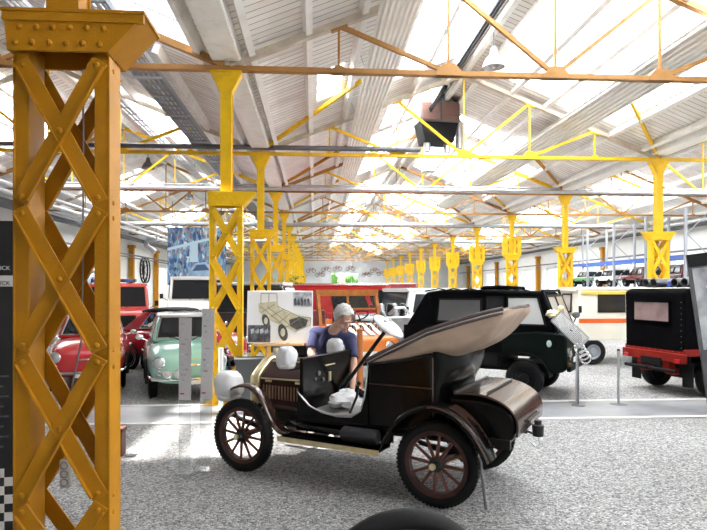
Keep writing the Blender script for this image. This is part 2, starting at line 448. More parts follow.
for i, (xa, xb, ya, yb) in enumerate(SKY):
    za, zb = roofz(xa), roofz(xb)
    wn = bpy.data.objects.new('window_%d' % (101+i), None); COL.objects.link(wn); struct(wn); wn.location = ((xa+xb)/2, (ya+yb)/2, (za+zb)/2)
    sl = (zb-za)/(xb-xa); hw, hl = (xb-xa)/2, (yb-ya)/2
    key = (round(hw,3), round(hl,3), round(sl,3))
    if key in pr:
        for c in pr[key]: copy_tree(c, wn)
        continue
    g = MB()
    nb = max(1, round(2*hl/.7))
    for k in range(nb+1):
        y = -hl + 2*hl*k/nb; y = min(max(y, -hl+.02), hl-.02)
        g.bar((-hw, y, -hw*sl+.02), (hw, y, hw*sl+.02), .04, .05)
    for sx in (-1, 1): g.bar((sx*(hw-.03), -hl, sx*(hw-.03)*sl+.02), (sx*(hw-.03), hl, sx*(hw-.03)*sl+.02), .06, .07)
    fo = g.build('glazing_bars', white_p, wn, smooth=False)
    g = MB(); g.hexa([(-hw,-hl,-hw*sl+.05),(hw,-hl,hw*sl+.05),(hw,hl,hw*sl+.05),(-hw,hl,-hw*sl+.05),(-hw,-hl,-hw*sl+.056),(hw,-hl,hw*sl+.056),(hw,hl,hw*sl+.056),(-hw,hl,-hw*sl+.056)])
    po = g.build('window_pane', sky_clear if xa == -5.2 else sky_glass, wn, smooth=False)
    pr[key] = (fo, po)
# purlins along the hall, ridge beams, valley gutters
ti = 1
for a in (XW0, XL, XR):
    for k in range(12):
        x = a + .36 + k*.85
        if x > a+SPAN-.2: continue
        z = roofz(x) - .09
        q = MB()
        if -5.2 < x < -1.75: q.bx(-.05, .05, YB, 7.08, -.09, .08); q.bx(-.05, .05, 9.92, YE, -.09, .08)  # purlins cut back so the sun clears the added skylight
        else: q.bx(-.05, .05, YB, YE, -.09, .08)
        o = struct(q.build('trim_%d' % ti, white_wood, smooth=False)); o.location = (x, 0, z); ti += 1
        sl_ = SL if x < a+SPAN/2 else -SL
        o.rotation_euler = (0, -math.atan(sl_), 0)
for x in (XL, XR):
    q = MB(); q.bx(-.20, .20, YB, YE, -.02, .02); q.bx(-.22,-.18,YB,YE,0,.14); q.bx(.18,.22,YB,YE,0,.14)
    o = struct(q.build('trim_%d' % ti, white_wood, smooth=False)); o.location = (x, 0, ZR-.09); ti += 1

# ------------------------------------------------------------------ lattice columns
def lattice_col(name, label, x, y, fl, fr, paint, fine, slotted=False, group=None):
    c = thing(name, label, 'column', (x, y, 0), 0, group)
    hw, hd = .24, .095
    for sx in (-1, 1):
        g = MB(); xa, xb = (sx*hw, sx*(hw-.075)); g.bx(min(xa,xb), max(xa,xb), -hd, hd, 0, 3.02)
        if fine and sx > 0:
            for zz in (2.9, 2.97, 2.2, 2.12, 1.42, 1.33, .65, .56): g.ball((hw+.006, -hd+.05, zz), (.010,.014,.014), 8, 6)
        g.bx(sx*hw-.006 if sx>0 else -hw-.006, sx*hw+.006 if sx>0 else -hw+.006, -hd-.006, -hd+.05, 0, 2.96)
        g.build('channel_leg', paint, c, bevel=.006)
    g = MB(); g.bx(-hw-.08, hw+.08, -hd-.06, hd+.06, 0, .025); g.build('base_plate', paint, c, smooth=False)
    spans = [(2.905,2.22),(2.135,1.45),(1.365,.68),(.595,.05)]
    nx = hw-.052
    allbars = MB()
    for si, (za, zb) in enumerate(spans):
        alt = -1 if si % 2 else 1
        for side in (-1, 1):
            for di in (1, -1):
                yy = side*(hd + (.009 if di*alt > 0 else .022))
                m_ = MB() if fine else allbars
                p0, p1 = Vector((-di*nx, yy, za)), Vector((di*nx, yy, zb))
                ex = (p1-p0).normalized()*.028
                m_.bar(p0-ex, p1+ex, .084, .012, up=(0, 1, 0))
                d = (p1-p0).normalized(); nrm = Vector((d.z, 0, -d.x))
                if nrm.z > 0: nrm = -nrm
                m_.bar(p0+nrm*.037+Vector((0,side*.012,0))-ex*.2, p1+nrm*.037+Vector((0,side*.012,0))+ex*.2, .010, .028, up=(0,1,0))
                if fine and side < 0:
                    for p in (p0, p1): m_.ball((p.x, yy-.008, p.z), (.016,.012,.016), 10, 6)
                    if di*alt < 0: m_.ball((0, yy-.008, (za+zb)/2), (.016,.012,.016), 10, 6)
                if fine: m_.build('lattice_bar', paint, c, bevel=.002)
    if not fine: allbars.build('lattice_bars', paint, c, smooth=False)
    # flared capital
    g = MB(); zt, zb = 3.16, 2.965
    for s in (-1, 1):
        ya, yb = s*.125, s*.145
        ya, yb = min(ya,yb), max(ya,yb)
        g.prism([(-hw-.012, zb), (hw+.012, zb), (hw+fr, zt), (-hw-fl, zt)], ya, yb)
    g.prism([(hw+.012, zb), (hw+fr, zt), (hw+fr-.02, zt), (hw-.008, zb)], -.125, .125)
    g.prism([(-hw-.012, zb), (-hw-fl, zt), (-hw-fl+.02, zt), (-hw+.008, zb)], -.125, .125)
    g.bx(-hw-fl-.01, hw+fr+.01, -.16, .16, zt, zt+.018)
    g.bx(-hw-fl-.004, hw+fr+.004, -.155, -.13, zt-.045, zt)
    if fine:
        for zz in (3.005, 3.085):
            for k in range(6): g.ball((-.21+k*.084+(.02 if zz > 3.05 else 0), -.148, zz), (.0165,.013,.0165), 10, 6)
    g.build('capital', paint, c, bevel=.002)
    # upper shaft, an H section that widens under the truss
    g = MB(); s = .0825
    g.bx(-s, s, -s-.006, -s+.008, 3.178, 4.72); g.bx(-s, s, s-.008, s+.006, 3.178, 4.72); g.bx(-s+.012, -s+.022, -s, s, 3.178, 4.72); g.bx(s-.022, s-.012, -s, s, 3.178, 4.72)
    g.build('shaft', paint, c, smooth=False)
    g = MB()
    for yy in (-s-.02, s+.008): g.prism([(-s, 4.66), (s, 4.66), (.13, 4.80), (.225, 4.95), (.225, 4.985), (-.225, 4.985), (-.225, 4.95), (-.13, 4.80)], yy, yy+.012)
    g.bx(-.23, .23, -s-.03, s+.03, 4.96, 4.985)
    g.prism([(s-.01, 4.66),(s, 4.66),(.225,4.95),(.215,4.96)], -s, s); g.prism([(-s+.01, 4.66),(-s, 4.66),(-.225,4.95),(-.215,4.96)], -s, s)
    g.build('head_plate', paint, c, smooth=False)
    if slotted:
        g = MB()
        for xx in (-.31, .31): g.bx(xx-.085, xx+.085, -.13, .13, 3.2, 4.02)
        for xx in (-.10, .10): g.bx(xx-.06, xx+.06, -.13, .13, 3.2, 3.95)
        for zz in (3.25, 3.62, 3.9): g.bx(-.36, .36, -.12, .12, zz-.06, zz+.06)
        g.build('slotted_box', paint, c, smooth=False)
    return c
for n in range(1, NB+1):
    y = colY(n)
    lab = 'yellow riveted lattice column, %s from the camera in the left-hand row' % ORD[n-1]
    if n == 1: lab = 'large ochre riveted lattice column close to the camera beside the dark banner'
    if n == 2: lab = 'yellow lattice column rising just behind the front wheel of the veteran car'
    lattice_col('lattice_column', lab, XL, y, .01 if n > 1 else .03, .19, ochre if n == 1 else yellow, n <= 3)
for n in range(2, NB+1):
    y = colY(n)
    lab = 'yellow lattice column, %s from the camera in the right-hand row' % ORD[n-2]
    if n == 3: lab = 'yellow lattice column with flared cap rising behind the black canvas trailer-like truck'
    if n == 3: lab = 'yellow lattice column with flared cap rising behind the black-canvas red truck'
    if n == 4: lab = 'yellow lattice column with flared cap between the cream van and green truck'
    if n >= 5: lab = 'yellow lattice column with slotted box top, %s from the camera in the right-hand row' % ORD[n-2]
    lattice_col('lattice_column', lab, XR, y, .14 if n < 5 else .10, .14 if n < 5 else .10, yellow, n in (3, 4), n >= 5)

# ------------------------------------------------------------------ roof trusses
def truss_parts(t, pc, pd, ptop):
    X = [SPAN*k/6 for k in range(7)]
    zt = lambda x: ZC + .08 + SL*min(x, SPAN-x)
    g = MB()
    g.bx(.0, SPAN, -.055, -.045+.006, ZC, ZC+.075); g.bx(0, SPAN, .039, .055, ZC, ZC+.075); g.bx(0, SPAN, -.055, .055, ZC+.0, ZC+.010)
    g.build('bottom_chord', pc, t, smooth=False)
    for s in (0, 1):
        g = MB(); x0, x1 = (0.05, SPAN/2) if s == 0 else (SPAN-.05, SPAN/2)
        g.bar((x0,0,zt(x0)), (x1,0,zt(x1)), .11, .10); g.build('top_chord', ptop if s == 0 or pc is pd is yellow else pd, t, smooth=False)
    for k in range(1, 6):
        g = MB(); g.bx(X[k]-.018, X[k]+.018, -.02, .02, ZC+.05, zt(X[k])); g.build('strut', pd, t, smooth=False)
    for a, b in ((1,2),(2,3),(5,4),(4,3)):
        g = MB(); p0, p1 = Vector((X[a], 0, zt(X[a])-.02)), Vector((X[b], 0, ZC+.06))
        g.bar(p0, p1, .06, .065); g.build('diagonal', pd, t, smooth=False)
    for k in range(1, 6):
        h, w = (.15, .20) if k in (2, 3, 4) else (.08, .10)
        g = MB(); g.prism([(X[k]-w, ZC), (X[k]+w, ZC), (X[k]+w, ZC+.06), (X[k]+w*.45, ZC+.03+h), (X[k]-w*.45, ZC+.03+h), (X[k]-w, ZC+.06)], -.07, .07)
        g.build('gusset', pc, t, smooth=False)
    for k in (1, 2, 4, 5):
        g = MB(); g.box((X[k], 0, zt(X[k])-.04), (.26, .09, .08), Matrix.Rotation(-math.atan(SL if k < 3 else -SL), 3, 'Y')); g.build('node_plate', pd, t, smooth=False)
paints = {0:(orange_iron, orange_iron, pale_iron), 1:(yellow, yellow, pale_iron), 2:(orange_iron, yellow, orange_iron)}
protos = {}
def put_truss(n, x, where):
    kind = 0 if n <= 2 else (1 if n == 3 else (2 if n % 2 == 0 else 0))
    col = {0:'orange-brown', 1:'yellow', 2:'orange and yellow'}[kind]
    lab = {'nave':'%s iron roof truss over the central aisle on the %s pair of columns' % (col, ORD[n-1]),
           'left':'%s roof truss over the left aisle at the %s left-row column' % (col, ORD[n-1]),
           'right':'%s roof truss over the far right aisle at the %s column line' % (col, ORD[n-1])}[where]
    t = thing('roof_truss', lab, 'truss', (x, colY(n), 0))
    if kind in protos:
        for c in protos[kind].children: copy_tree(c, t)
    else:
        truss_parts(t, *paints[kind]); protos[kind] = t
for n in range(1, NB+1):
    put_truss(n, XL, 'nave')
    if n >= 2: put_truss(n, XW0, 'left')
    if n >= 3: put_truss(n, XR, 'right')
# sloping braces from column heads up towards the ridge of the nearer truss
for n in range(3, 9):
    for sx, x in ((1, XL), (-1, XR)):
        p0 = Vector((x, colY(n), ZC+.12)); p1 = Vector((x+sx*SPAN/2, colY(n-1), ZC+.05+SL*SPAN/2))
        e = p0.lerp(p1, .45)
        g = MB(); g.bar(p0, e, .07, .07)
        tag(g.build('roof_brace', yellow if n % 2 else ochre, None, smooth=False), 'slanting roof brace rising from the head of the %s column in the %s row' % (ORD[n-1] if sx > 0 else ORD[n-2], 'left' if sx > 0 else 'right'), 'brace', 'slanting roof braces')
# wall pilasters
for sx, xw in ((1, XW0), (-1, XW1)):
    for n in range(4, NB+1):
        g = MB(); g.bx(-.14, .14, -.14, .14, 0, 4.2); g.bx(-.2, .2, -.2, .2, 4.2, 4.38)
        o = g.build('wall_pilaster', ochre, None, smooth=False); o.location = (xw+sx*.215, colY(n), 0)
        tag(o, 'ochre iron pilaster against the white %s wall at the %s column line' % ('left' if sx > 0 else 'right', ORD[n-1]), 'pilaster', 'wall pilasters', 'thing')
# ------------------------------------------------------------------ services under the roof
def pipe(name, label, cat, pts, r, m, group=None, n=10):
    g = MB(); g.path(pts, r, n); return tag(g.build(name, m), label, cat, group, 'thing')
y4, y3, y6 = colY(4)-.17, colY(3)-.15, colY(6)-.19
pipe('steel_pipe', 'bright steel pipe running level across the hall at the fourth column pair', 'pipe', [(XW0+.1,y4,5.10),(XW1-.1,y4,5.10)], .075, galv)
pipe('steel_pipe', 'thin steel pipe just above the bright pipe at the fourth column pair', 'pipe', [(XW0+.4,y4,5.22),(XW1-.4,y4,5.22)], .03, galv)
pipe('steel_pipe', 'dark steel pipe along the top of the third truss chord, left part of the hall', 'pipe', [(XW0+.1,y3,5.16),(2.6,y3,5.16)], .06, galv_dark)
pipe('steel_pipe', 'grey steel pipe running level across the hall at the sixth column pair', 'pipe', [(XW0+.1,y6,5.12),(XW1-.1,y6,5.12)], .10, galv)
g8 = colY(8)-.19
pipe('steel_pipe', 'grey steel pipe running level across the hall far off at the eighth column pair', 'pipe', [(XW0+.1,g8,5.12),(XW1-.1,g8,5.12)], .10, galv)
# pipes along the left wall
for i, (x, z, r, m) in enumerate([(XW0+.49,3.72,.05,galv_dark),(XW0+.49,3.56,.04,galv_dark),(XW0+.5,4.75,.18,galv_dark),(XW0+.9,4.70,.06,galv_dark),(XW0+1.6,4.82,.09,galv),(XW0+2.3,4.85,.07,galv),(XW0+3.0,5.5,.08,galv)]):
    ds = ['upper thin dark pipe along the left wall above the cars','lower thin dark pipe along the left wall above the cars','thick dark pipe under the eaves of the left wall','thin dark pipe next to the thick one at the left eaves','grey pipe hung under the left roof, nearest the wall','grey pipe hung under the left roof, middle of three','grey pipe hung under the left roof, furthest from the wall']
    pipe('wall_pipe', ds[i], 'pipe', [(x,5.5,z),(x,YE-.1,z)], r, m, 'pipes along the left side')
for i, (x, z, r, m) in enumerate([(XW1-.49,3.6,.05,galv_dark),(XW1-.5,4.8,.12,galv_dark),(XW1-1.0,4.9,.08,galv)]):
    pipe('wall_pipe', ['thin dark pipe along the right wall behind the shelving','thick dark pipe under the right eaves','grey pipe beside the thick one at the right eaves'][i], 'pipe', [(x,10,z),(x,YE-.1,z)], r, m, 'pipes along the right side')
# vent hose on the left wall and a wheel hung there
g = MB(); g.path([at(155,252,37)+Vector((0,0,0)), at(151,249,37), at(147,246,37), at(146,241,37), at(150,239,37), at(158,238.5,37)], .16, 10)
tag(g.build('vent_hose', galv), 'bent silver vent hose high on the left wall', 'hose', None, 'thing')
c = at(152, 270, 40); c.x = XW0+.12
t = thing('ring_emblem', 'black spoked rings hung on the white left wall between two pilasters', 'emblem', c)
for k, (dy, rr) in enumerate(((-.25,.85),(.35,.85))):
    g = MB(); g.torus((0,dy,0),(1,.0,0), rr, .05, 28, 6); g.build('rim', matte_black, t)
g = MB()
for k in range(6): g.bar((0,-.25+.8*math.cos(k*PI/6),.8*math.sin(k*PI/6)),(0,-.25-.8*math.cos(k*PI/6),-.8*math.sin(k*PI/6)),.03,.03)
g.build('spokes', matte_black, t)
# cable tray under the left roof
t = thing('cable_tray', 'grey steel cable tray hung below the left roof slope on rods', 'tray', (-2.75, 0, 5.24))
g = MB()
for x in (-.2, .2): g.bx(x-.012, x+.012, 5.0, 42, 0, .09)
for k in range(120): y = 5.1+k*.3; g.bx(-.2, .2, y-.02, y+.02, 0, .02)
for x in (-.12, -.04, .05, .13): g.tube((x,5.0,.05),(x,42,.05),.028,n=6)
g.build('tray', greyp, t, smooth=False)
for k in range(9):
    y = 5.6+k*2.2; g = MB(); top = roofz(-2.75)-5.24-.02
    g.tube((-.22,y,-.03),(-.22,y,top),.012,n=6); g.bx(-.25,.25,y-.02,y+.02,-.05,-.02); g.bx(-.27,-.17,y-.05,y+.05,top-.12,top); g.build('hanger', galv, t, smooth=False)
t2 = thing('cable_tray', 'second narrower cable tray beside the valley left of the columns', 'tray', (-4.2, 0, 5.75))
g = MB()
for x in (-.12, .12): g.bx(x-.012, x+.012, 6.0, 42, 0, .07)
for k in range(72): y = 6.1+k*.5; g.bx(-.12, .12, y-.02, y+.02, 0, .02)
for x in (-.06, .03): g.tube((x,6.0,.04),(x,42,.04),.03,n=6)
g.build('tray', galv, t2, smooth=False)
for k in range(8):
    y = 6.6+k*2.2; g = MB(); top = roofz(-4.2)-5.75-.02
    g.tube((-.13,y,-.03),(-.13,y,top),.012,n=6); g.build('hanger', galv, t2, smooth=False)
# corrugated heating panels under both slopes
corr = mat('corrugated_panel', (0.88, 0.87, 0.83), .55, 0, .05, 2)
def corrugated(label, xc, z, tilt, ya, yb, w=.74):
    t = thing('radiant_panel', label, 'heater panel', (xc, ya, z)); t.rotation_euler = (0, tilt, 0)
    n = 7; pts = []
    for k in range(n):
        a = -w/2 + w*k/n; d = w/n
        pts += [(a, 0), (a+d*.5, 0), (a+d*.62, -.05), (a+d*.88, -.05)]
    pts.append((w/2, 0))
    g = MB(); L = yb-ya
    g.loft([[(p[0], y, p[1]) for p in pts] + [(p[0], y, p[1]+.012) for p in pts[::-1]] for y in (0, L)])
    g.build('corrugated_sheet', corr, t, smooth=False)
    k = 0
    y = .6
    while y < L:
        g = MB()
        for xx in (-w*.42, w*.42): g.tube((xx, y, 0), (xx, y, .45 - abs(0)), .008, n=5)
        g.bx(-w/2, w/2, y-.015, y+.015, .0, .03); g.build('hanger', galv, t, smooth=False); y += 2.85
        y = y
    return t
corrugated('long pale corrugated heating panel under the left roof slope of the central aisle', 1.26, 5.90, -math.atan(SL), 2.0, 24, .70)
corrugated('long pale corrugated heating panel under the right roof slope of the central aisle', 6.42, 5.82, math.atan(SL), 2.0, 30, .68)
# suspended heater unit
d = 17.2; c = at(436, 120, d)
t = thing('fan_heater', 'dark suspended fan heater with two rust-brown louvre faces below the ridge', 'heater', c, .1)
hz = mat('heater_brown', (0.20,0.11,0.09), .5, .2)
g = MB(); g.bx(-.58,.58,-.4,.4,-.15,.42); g.build('housing', galv_dark, t, bevel=.02)
for s in (-1,1):
    g = MB(); g.bx(s*.28-.25, s*.28+.25, -.45,-.40,-.12,.38)
    for k in range(8): g.bx(s*.28-.24, s*.28+.24, -.47,-.45,-.10+k*.06,-.075+k*.06)
    g.build('louvre', hz, t, smooth=False)
g = MB(); g.prism([(-.55,-.15),(.55,-.15),(.42,-.7),(-.42,-.7)], -.35, .35); g.build('hopper', matte_black, t, smooth=False)
g = MB()
g.bm.free()
for s in (-.3,.3):
    g = MB(); g.tube((s,-.1,-.2),(s,-.1,-.95),.10); g.build('flue', galv, t)
g = MB(); g.path([(.7,0,-.8),(.72,0,-.1),(.6,0,.0)],.12,10); g.build('duct', galv, t)
g = MB(); g.prism([(-.45,.42),(.45,.42),(.3,.75),(-.3,.75)], -.3,.3); g.build('hood', galv_dark, t, smooth=False)
g = MB(); top = roofz(c.x)-c.z
g.bm.free()
for s in (-.3,.3):
    g = MB(); g.tube((s,0,.7),(s,0,top-.02),.015,n=6); g.build('hanger', galv, t)
# pendant lamps
shade_m = mat('lamp_enamel', (.80,.80,.78), .25, 0, coat=.5); bulb_m = mat('lamp_glass', (.5,.5,.48), .1, .3)
lampmesh = None
def pendant(x, y, z, label, dark=False):
    global lampmesh
    t = thing('pendant_lamp', label, 'lamp', (x, y, z), 0, 'pendant lamps')
    if lampmesh is None:
        g = MB(); g.lathe([(.235,-.02),(.23,.03),(.17,.16),(.09,.24),(.07,.36),(.05,.40),(0,.40)], n=28); g.lathe([(.0,.33),(.06,.30),(.16,.13),(.225,.0)], n=28)
        s = g.build('shade', shade_m, t)
        g = MB(); g.ball((0,0,.06),(.12,.12,.09),16,8); b = g.build('bulb', bulb_m, t); lampmesh = (s, b)
    else:
        for o in lampmesh: copy_tree(o, t)
    if dark:
        for o in t.children:
            if o.name.startswith('shade'):
                me = o.data.copy(); me.materials.clear(); me.materials.append(galv_dark); o.data = me
    g = MB(); g.tube((0,0,.38),(0,0,roofz(x)-z+.0),.012,n=6); g.build('rod', galv_dark, t)
RID = XL+SPAN/2; RIDL = XL-SPAN/2
for i, (y, z) in enumerate(((12.2,6.35),(19.3,5.55),(27,5.5),(35,5.5),(43,5.6))):
    pendant(RID-.02, y, z, ['big pendant lamp with round reflector hanging near the nearest skylight','white bell pendant lamp under the ridge below the fan heater','white bell pendant lamp, third along the ridge from the camera','white bell pendant lamp, fourth along the ridge from the camera','white bell pendant lamp, fifth along the ridge from the camera'][i])
for i, (y, z) in enumerate(((23.4,6.35),(17.5,6.4),(31,6.3))):
    pendant(RIDL, y, z, ['dark bell pendant lamp under the left aisle ridge behind the third column line','dark bell pendant lamp under the left aisle ridge, nearest','dark bell pendant lamp under the left aisle ridge, farthest'][i], True)
# ridge beam and black cable ducts along the ridge
g = MB(); g.bx(-.06,.06,YB,YE,-.22,-.06); o = struct(g.build('trim_91', white_wood, smooth=False)); o.location = (RID,0,ZR+SL*SPAN/2)
g = MB(); g.bx(-.06,.06,YB,YE,-.22,-.06); o = struct(g.build('trim_92', white_wood, smooth=False)); o.location = (RIDL,0,ZR+SL*SPAN/2)
for i, (ya, yb) in enumerate(((9.5,13.5),(14.6,16.5))):
    g = MB(); g.bx(-.05,.05,ya,yb,0,.05); g.tube((0,ya,-.03),(0,yb,-.03),.03,n=8)
    o = g.build('cable_duct', matte_black, None, smooth=False); o.location = (RID-.5, 0, 6.72)
    tag(o, ['thin black cable duct under the ridge near the first skylight','thin black cable duct under the ridge near the fan heater'][i], 'cable duct', None, 'thing')

# ------------------------------------------------------------------ light: sun, sky and daylight at the skylights
w = bpy.data.worlds.new('sky'); SC.world = w; w.use_nodes = True
bg = w.node_tree.nodes['Background']; bg.inputs['Color'].default_value = (.88,.94,1,1); bg.inputs['Strength'].default_value = 3.0
sun = bpy.data.lights.new('sun', 'SUN'); sun.energy = 34; sun.angle = R(2.2); sun.color = (1,.95,.87)
so = bpy.data.objects.new('sun', sun); COL.objects.link(so)
so.rotation_euler = Vector((.42, -.12, -.9)).to_track_quat('-Z', 'Y').to_euler()
def daylight(xa, xb, ya, yb, e):
    L = bpy.data.lights.new('skylight_daylight', 'AREA'); L.shape = 'RECTANGLE'; L.size = abs(xb-xa)*math.hypot(1,SL); L.size_y = yb-ya
    sl = (roofz(xb)-roofz(xa))/(xb-xa)
    L.energy = e*(xb-xa)*(yb-ya); L.color = (.93,.97,1)
    o = bpy.data.objects.new('skylight_daylight', L); COL.objects.link(o)
    o.location = ((xa+xb)/2, (ya+yb)/2, (roofz(xa)+roofz(xb))/2+.048); o.rotation_euler = (0, -math.atan(sl), 0)
for w_ in SKY:
    if (w_[1]-w_[0])*(w_[3]-w_[2]) > 3 and w_[2] < 45 and w_[0] != -5.2: daylight(*w_, 15)
# camera
cam = bpy.data.cameras.new('camera'); cam.sensor_width = 36; cam.lens = F/707*36; cam.shift_y = (YH-265)/707
co = bpy.data.objects.new('camera', cam); COL.objects.link(co); co.location = (0,0,EYE); co.rotation_euler = (PI/2, 0, -PSI)
cam.clip_start = .05; cam.clip_end = 300
SC.camera = co
SC.view_settings.view_transform = 'Standard'; SC.view_settings.look = 'None'; SC.view_settings.gamma = 1; SC.view_settings.exposure = 0.06
try: SC.cycles.use_denoising = True
except Exception: pass
# ------------------------------------------------------------------ the veteran car
maroon = mat('maroon_enamel', (0.050, 0.019, 0.014), 0.42, 0, .15, 4, spec=.2)
brown_gloss = mat('brown_enamel', (0.055, 0.027, 0.020), 0.2, 0, .2, 3, coat=.6)
bodyblack = mat('black_enamel', (0.0035, 0.0033, 0.0031), 0.25, 0, coat=.08, spec=.22)
tan = mat('tan_canvas', (0.42, 0.31, 0.235), .75, 0, .12, 6, .35, 14)
tan_dark = mat('dark_canvas_fold', (0.10, 0.075, 0.075), .75, 0, .2, 10, .3, 30)
tan_white = mat('pale_canvas_binding', (0.62, 0.58, 0.56), .7)
spoke_m = mat('dark_red_spokes', (0.15, 0.045, 0.032), .4, 0, spec=.3); rim_m = mat('dark_rim', (0.055,0.018,0.014), .45)
alu = mat('aluminium_sheet', (0.60, 0.60, 0.60), .33, .85, .15, 9, .3, 9)
iron = mat('black_iron', (0.02, 0.019, 0.018), .45, .3)
def spoked_wheel(parent, x, y, r=.345, out=1, group=None, name='wheel', tread=True):
    g = MB(); rt = .046; Rm = r-rt
    prof = []
    for k in range(14):
        a = 2*PI*k/14; prof.append((Rm + rt*math.cos(a)*1.0, .045*math.sin(a)))
    g.lathe(prof, (0,0,0), (0,1,0), 48, closed=True)
    for k in range(60 if tread else 0):          # tread blocks
        a = 2*PI*k/60
        for s in (-1, 1):
            c = Vector((math.cos(a+ s*.02)*(r-.0075), s*.018, math.sin(a+s*.02)*(r-.0075)))
            g.box(c, (.012, .022, .018), Matrix.Rotation(-a, 3, 'Y'))
    w = g.build(name, rubber, parent); w.location = (x, y, r)
    g = MB(); g.lathe([(Rm-rt+.012,-.035),(Rm-rt+.012,.035),(Rm-rt-.022,.030),(Rm-rt-.022,-.030)], (0,0,0), (0,1,0), 48, closed=True); g.build('rim', rim_m, w)
    g = MB()
    for k in range(12):
        a = 2*PI*k/12 + .1; d = Vector((math.cos(a), 0, math.sin(a)))
        g.tube(d*.05 + Vector((0,out*.012,0)), d*(Rm-rt-.015), .0155, .012, n=8)
    g.build('spokes', spoke_m, w)
    g = MB(); g.lathe([(0,-.07),(.05,-.07),(.062,-.03),(.062,.03),(.05,.045),(.035,.05),(.033,.085),(.02,.10),(0,.10)], (0,0,0), (0,out,0), 20); g.build('hub', iron, w)
    g = MB(); g.lathe([(0,.09),(.026,.09),(.026,.112),(.0,.118)], (0,0,0), (0,out,0), 16); g.build('hub_cap', brass, w)
    return w
HV = math.radians(147.71)
car = thing('veteran_car', 'open dark brown veteran car with red spoked wheels and folded tan hood on gravel', 'car', (1.2841, 5.1974, 0), HV)
WB = 1.96
for (x, y) in ((0,.575),(WB,.575),(0,-.575),(WB,-.575)): spoked_wheel(car, x, y, .345, 1 if y > 0 else -1)
# frame, axles and springs
g = MB()
for y in (-.31,.31):
    g.bar((-.52,y,.50),(2.12,y,.50),.045,.08)
    g.path([(2.10,y,.50),(2.2,y,.53),(2.3,y,.50),(2.34,y,.44)], .022)
for x in (-.45,.45,1.3,2.02): g.bar((x,-.31,.49),(x,.31,.49),.04,.06)
g.build('chassis', iron, car, smooth=False)
for x in (0, WB):
    g = MB(); g.tube((x,-.53,.345),(x,.53,.345),.028); 
    if x == 0: g.ball((x,0,.345),(.11,.10,.11),16,10)
    g.build('axle', iron, car)
    for y in (-.34,.34):
        g = MB()
        for k in range(4):
            L = .40-.08*k; z = .41-.014*k
            g.strip([(x-L,z+.07*(1-k*.2)),(x-L*.5,z+.022),(x,z),(x+L*.5,z+.022),(x+L,z+.07*(1-k*.2))], y-.025, y+.025, .011)
        g.build('leaf_spring', iron, car, smooth=False)
# running boards
for s in (1,-1):
    g = MB(); g.bx(.46,1.46,min(s*.46,s*.70),max(s*.46,s*.70),.395,.415); b = g.build('running_board', bodyblack, car, bevel=.004)
    g = MB(); g.bx(.455,1.465,min(s*.70,s*.708),max(s*.70,s*.708),.375,.420); e = g.build('brass_edge', brass, b, smooth=False); e['label'] = 'brass edge strip'
    g = MB(); g.bx(.46,1.46,min(s*.40,s*.41),max(s*.40,s*.41),.415,.55); g.build('valance', bodyblack, b, smooth=False)
# bonnet
def sec(x, k=1.0, dz=0.0, zb=.60):
    P = [(.355,zb),(.36,.865),(.335,.895),(.165,1.02),(.12,1.035),(-.12,1.035),(-.165,1.02),(-.335,.895),(-.36,.865),(-.355,zb)]
    return [(x, y*k, z+dz if z > zb else z) for y, z in P]
g = MB(); g.loft([sec(1.38), sec(1.93,.97,-.012)]); bon = g.build('bonnet', maroon, car, bevel=.006)
for s in (1,-1):
    g = MB()
    for k in range(13): 
        x = 1.44+k*.036
        g.strip([(x,.665),(x+.010,.68),(x+.010,.80),(x,.815)], s*.358, s*.376, .008) if False else g.prism([(x,.668),(x+.018,.668),(x+.018,.80),(x,.80)], s*.355, s*.372, b_poly=[(x,.675),(x+.006,.675),(x+.006,.793),(x,.793)])
    g.build('louvres', mat('bronze_louvre',(.55,.37,.24),.35,.3), bon, smooth=False)
    g = MB(); g.bar((1.385,s*.362,.872),(1.925,s*.352,.862),.010,.014); g.bar((1.385,s*.170,1.022),(1.925,s*.165,1.010),.012,.008); e = g.build('brass_trim', brass, bon, smooth=False)
    for x in (1.47,1.82):
        g = MB(); g.bx(x-.035,x+.035,s*.357-.012,s*.357+.012,.832,.852); g.build('catch', brass, bon, bevel=.003)
for s in (1,-1):
    g = MB(); g.bx(1.38,1.93,min(s*.35,s*.385),max(s*.35,s*.385),.585,.62); g.build('bonnet_ledge', brown_gloss, car, bevel=.004)
g = MB(); g.loft([sec(1.932,1.03,.012,.56), sec(1.99,1.05,.02,.54), sec(2.045,1.0,.0,.56)]); rad = g.build('radiator', brass, car, bevel=.012)
g = MB(); g.loft([sec(2.046,.86,-.06,.62), sec(2.052,.86,-.06,.62)]); g.build('radiator_core', iron, rad, smooth=False)
g = MB(); g.lathe([(.0,1.12),(.03,1.12),(.035,1.10),(.03,1.05)], (1.985,0,0), (0,0,1), 16); g.build('filler_cap', brass, rad)
# scuttle and dashboard
g = MB(); g.bx(1.345,1.385,-.47,.47,.56,1.10); dash = g.build('dashboard', bodyblack, car, bevel=.008)
g = MB(); g.bx(1.333,1.345,-.10,.08,.985,.995); g.bx(1.33,1.345,-.02,.02,.83,.92); g.build('instrument_strip', brass, dash, bevel=.003)
g = MB()
for y, z, r in ((.2,.93,.024),(.12,.86,.018),(.26,.88,.012)): g.lathe([(0,-.012),(r,-.012),(r,0)], (1.345,y,z), (1,0,0), 16)
g.bm.verts.ensure_lookup_table(); g.build('dials', galv_dark, dash)
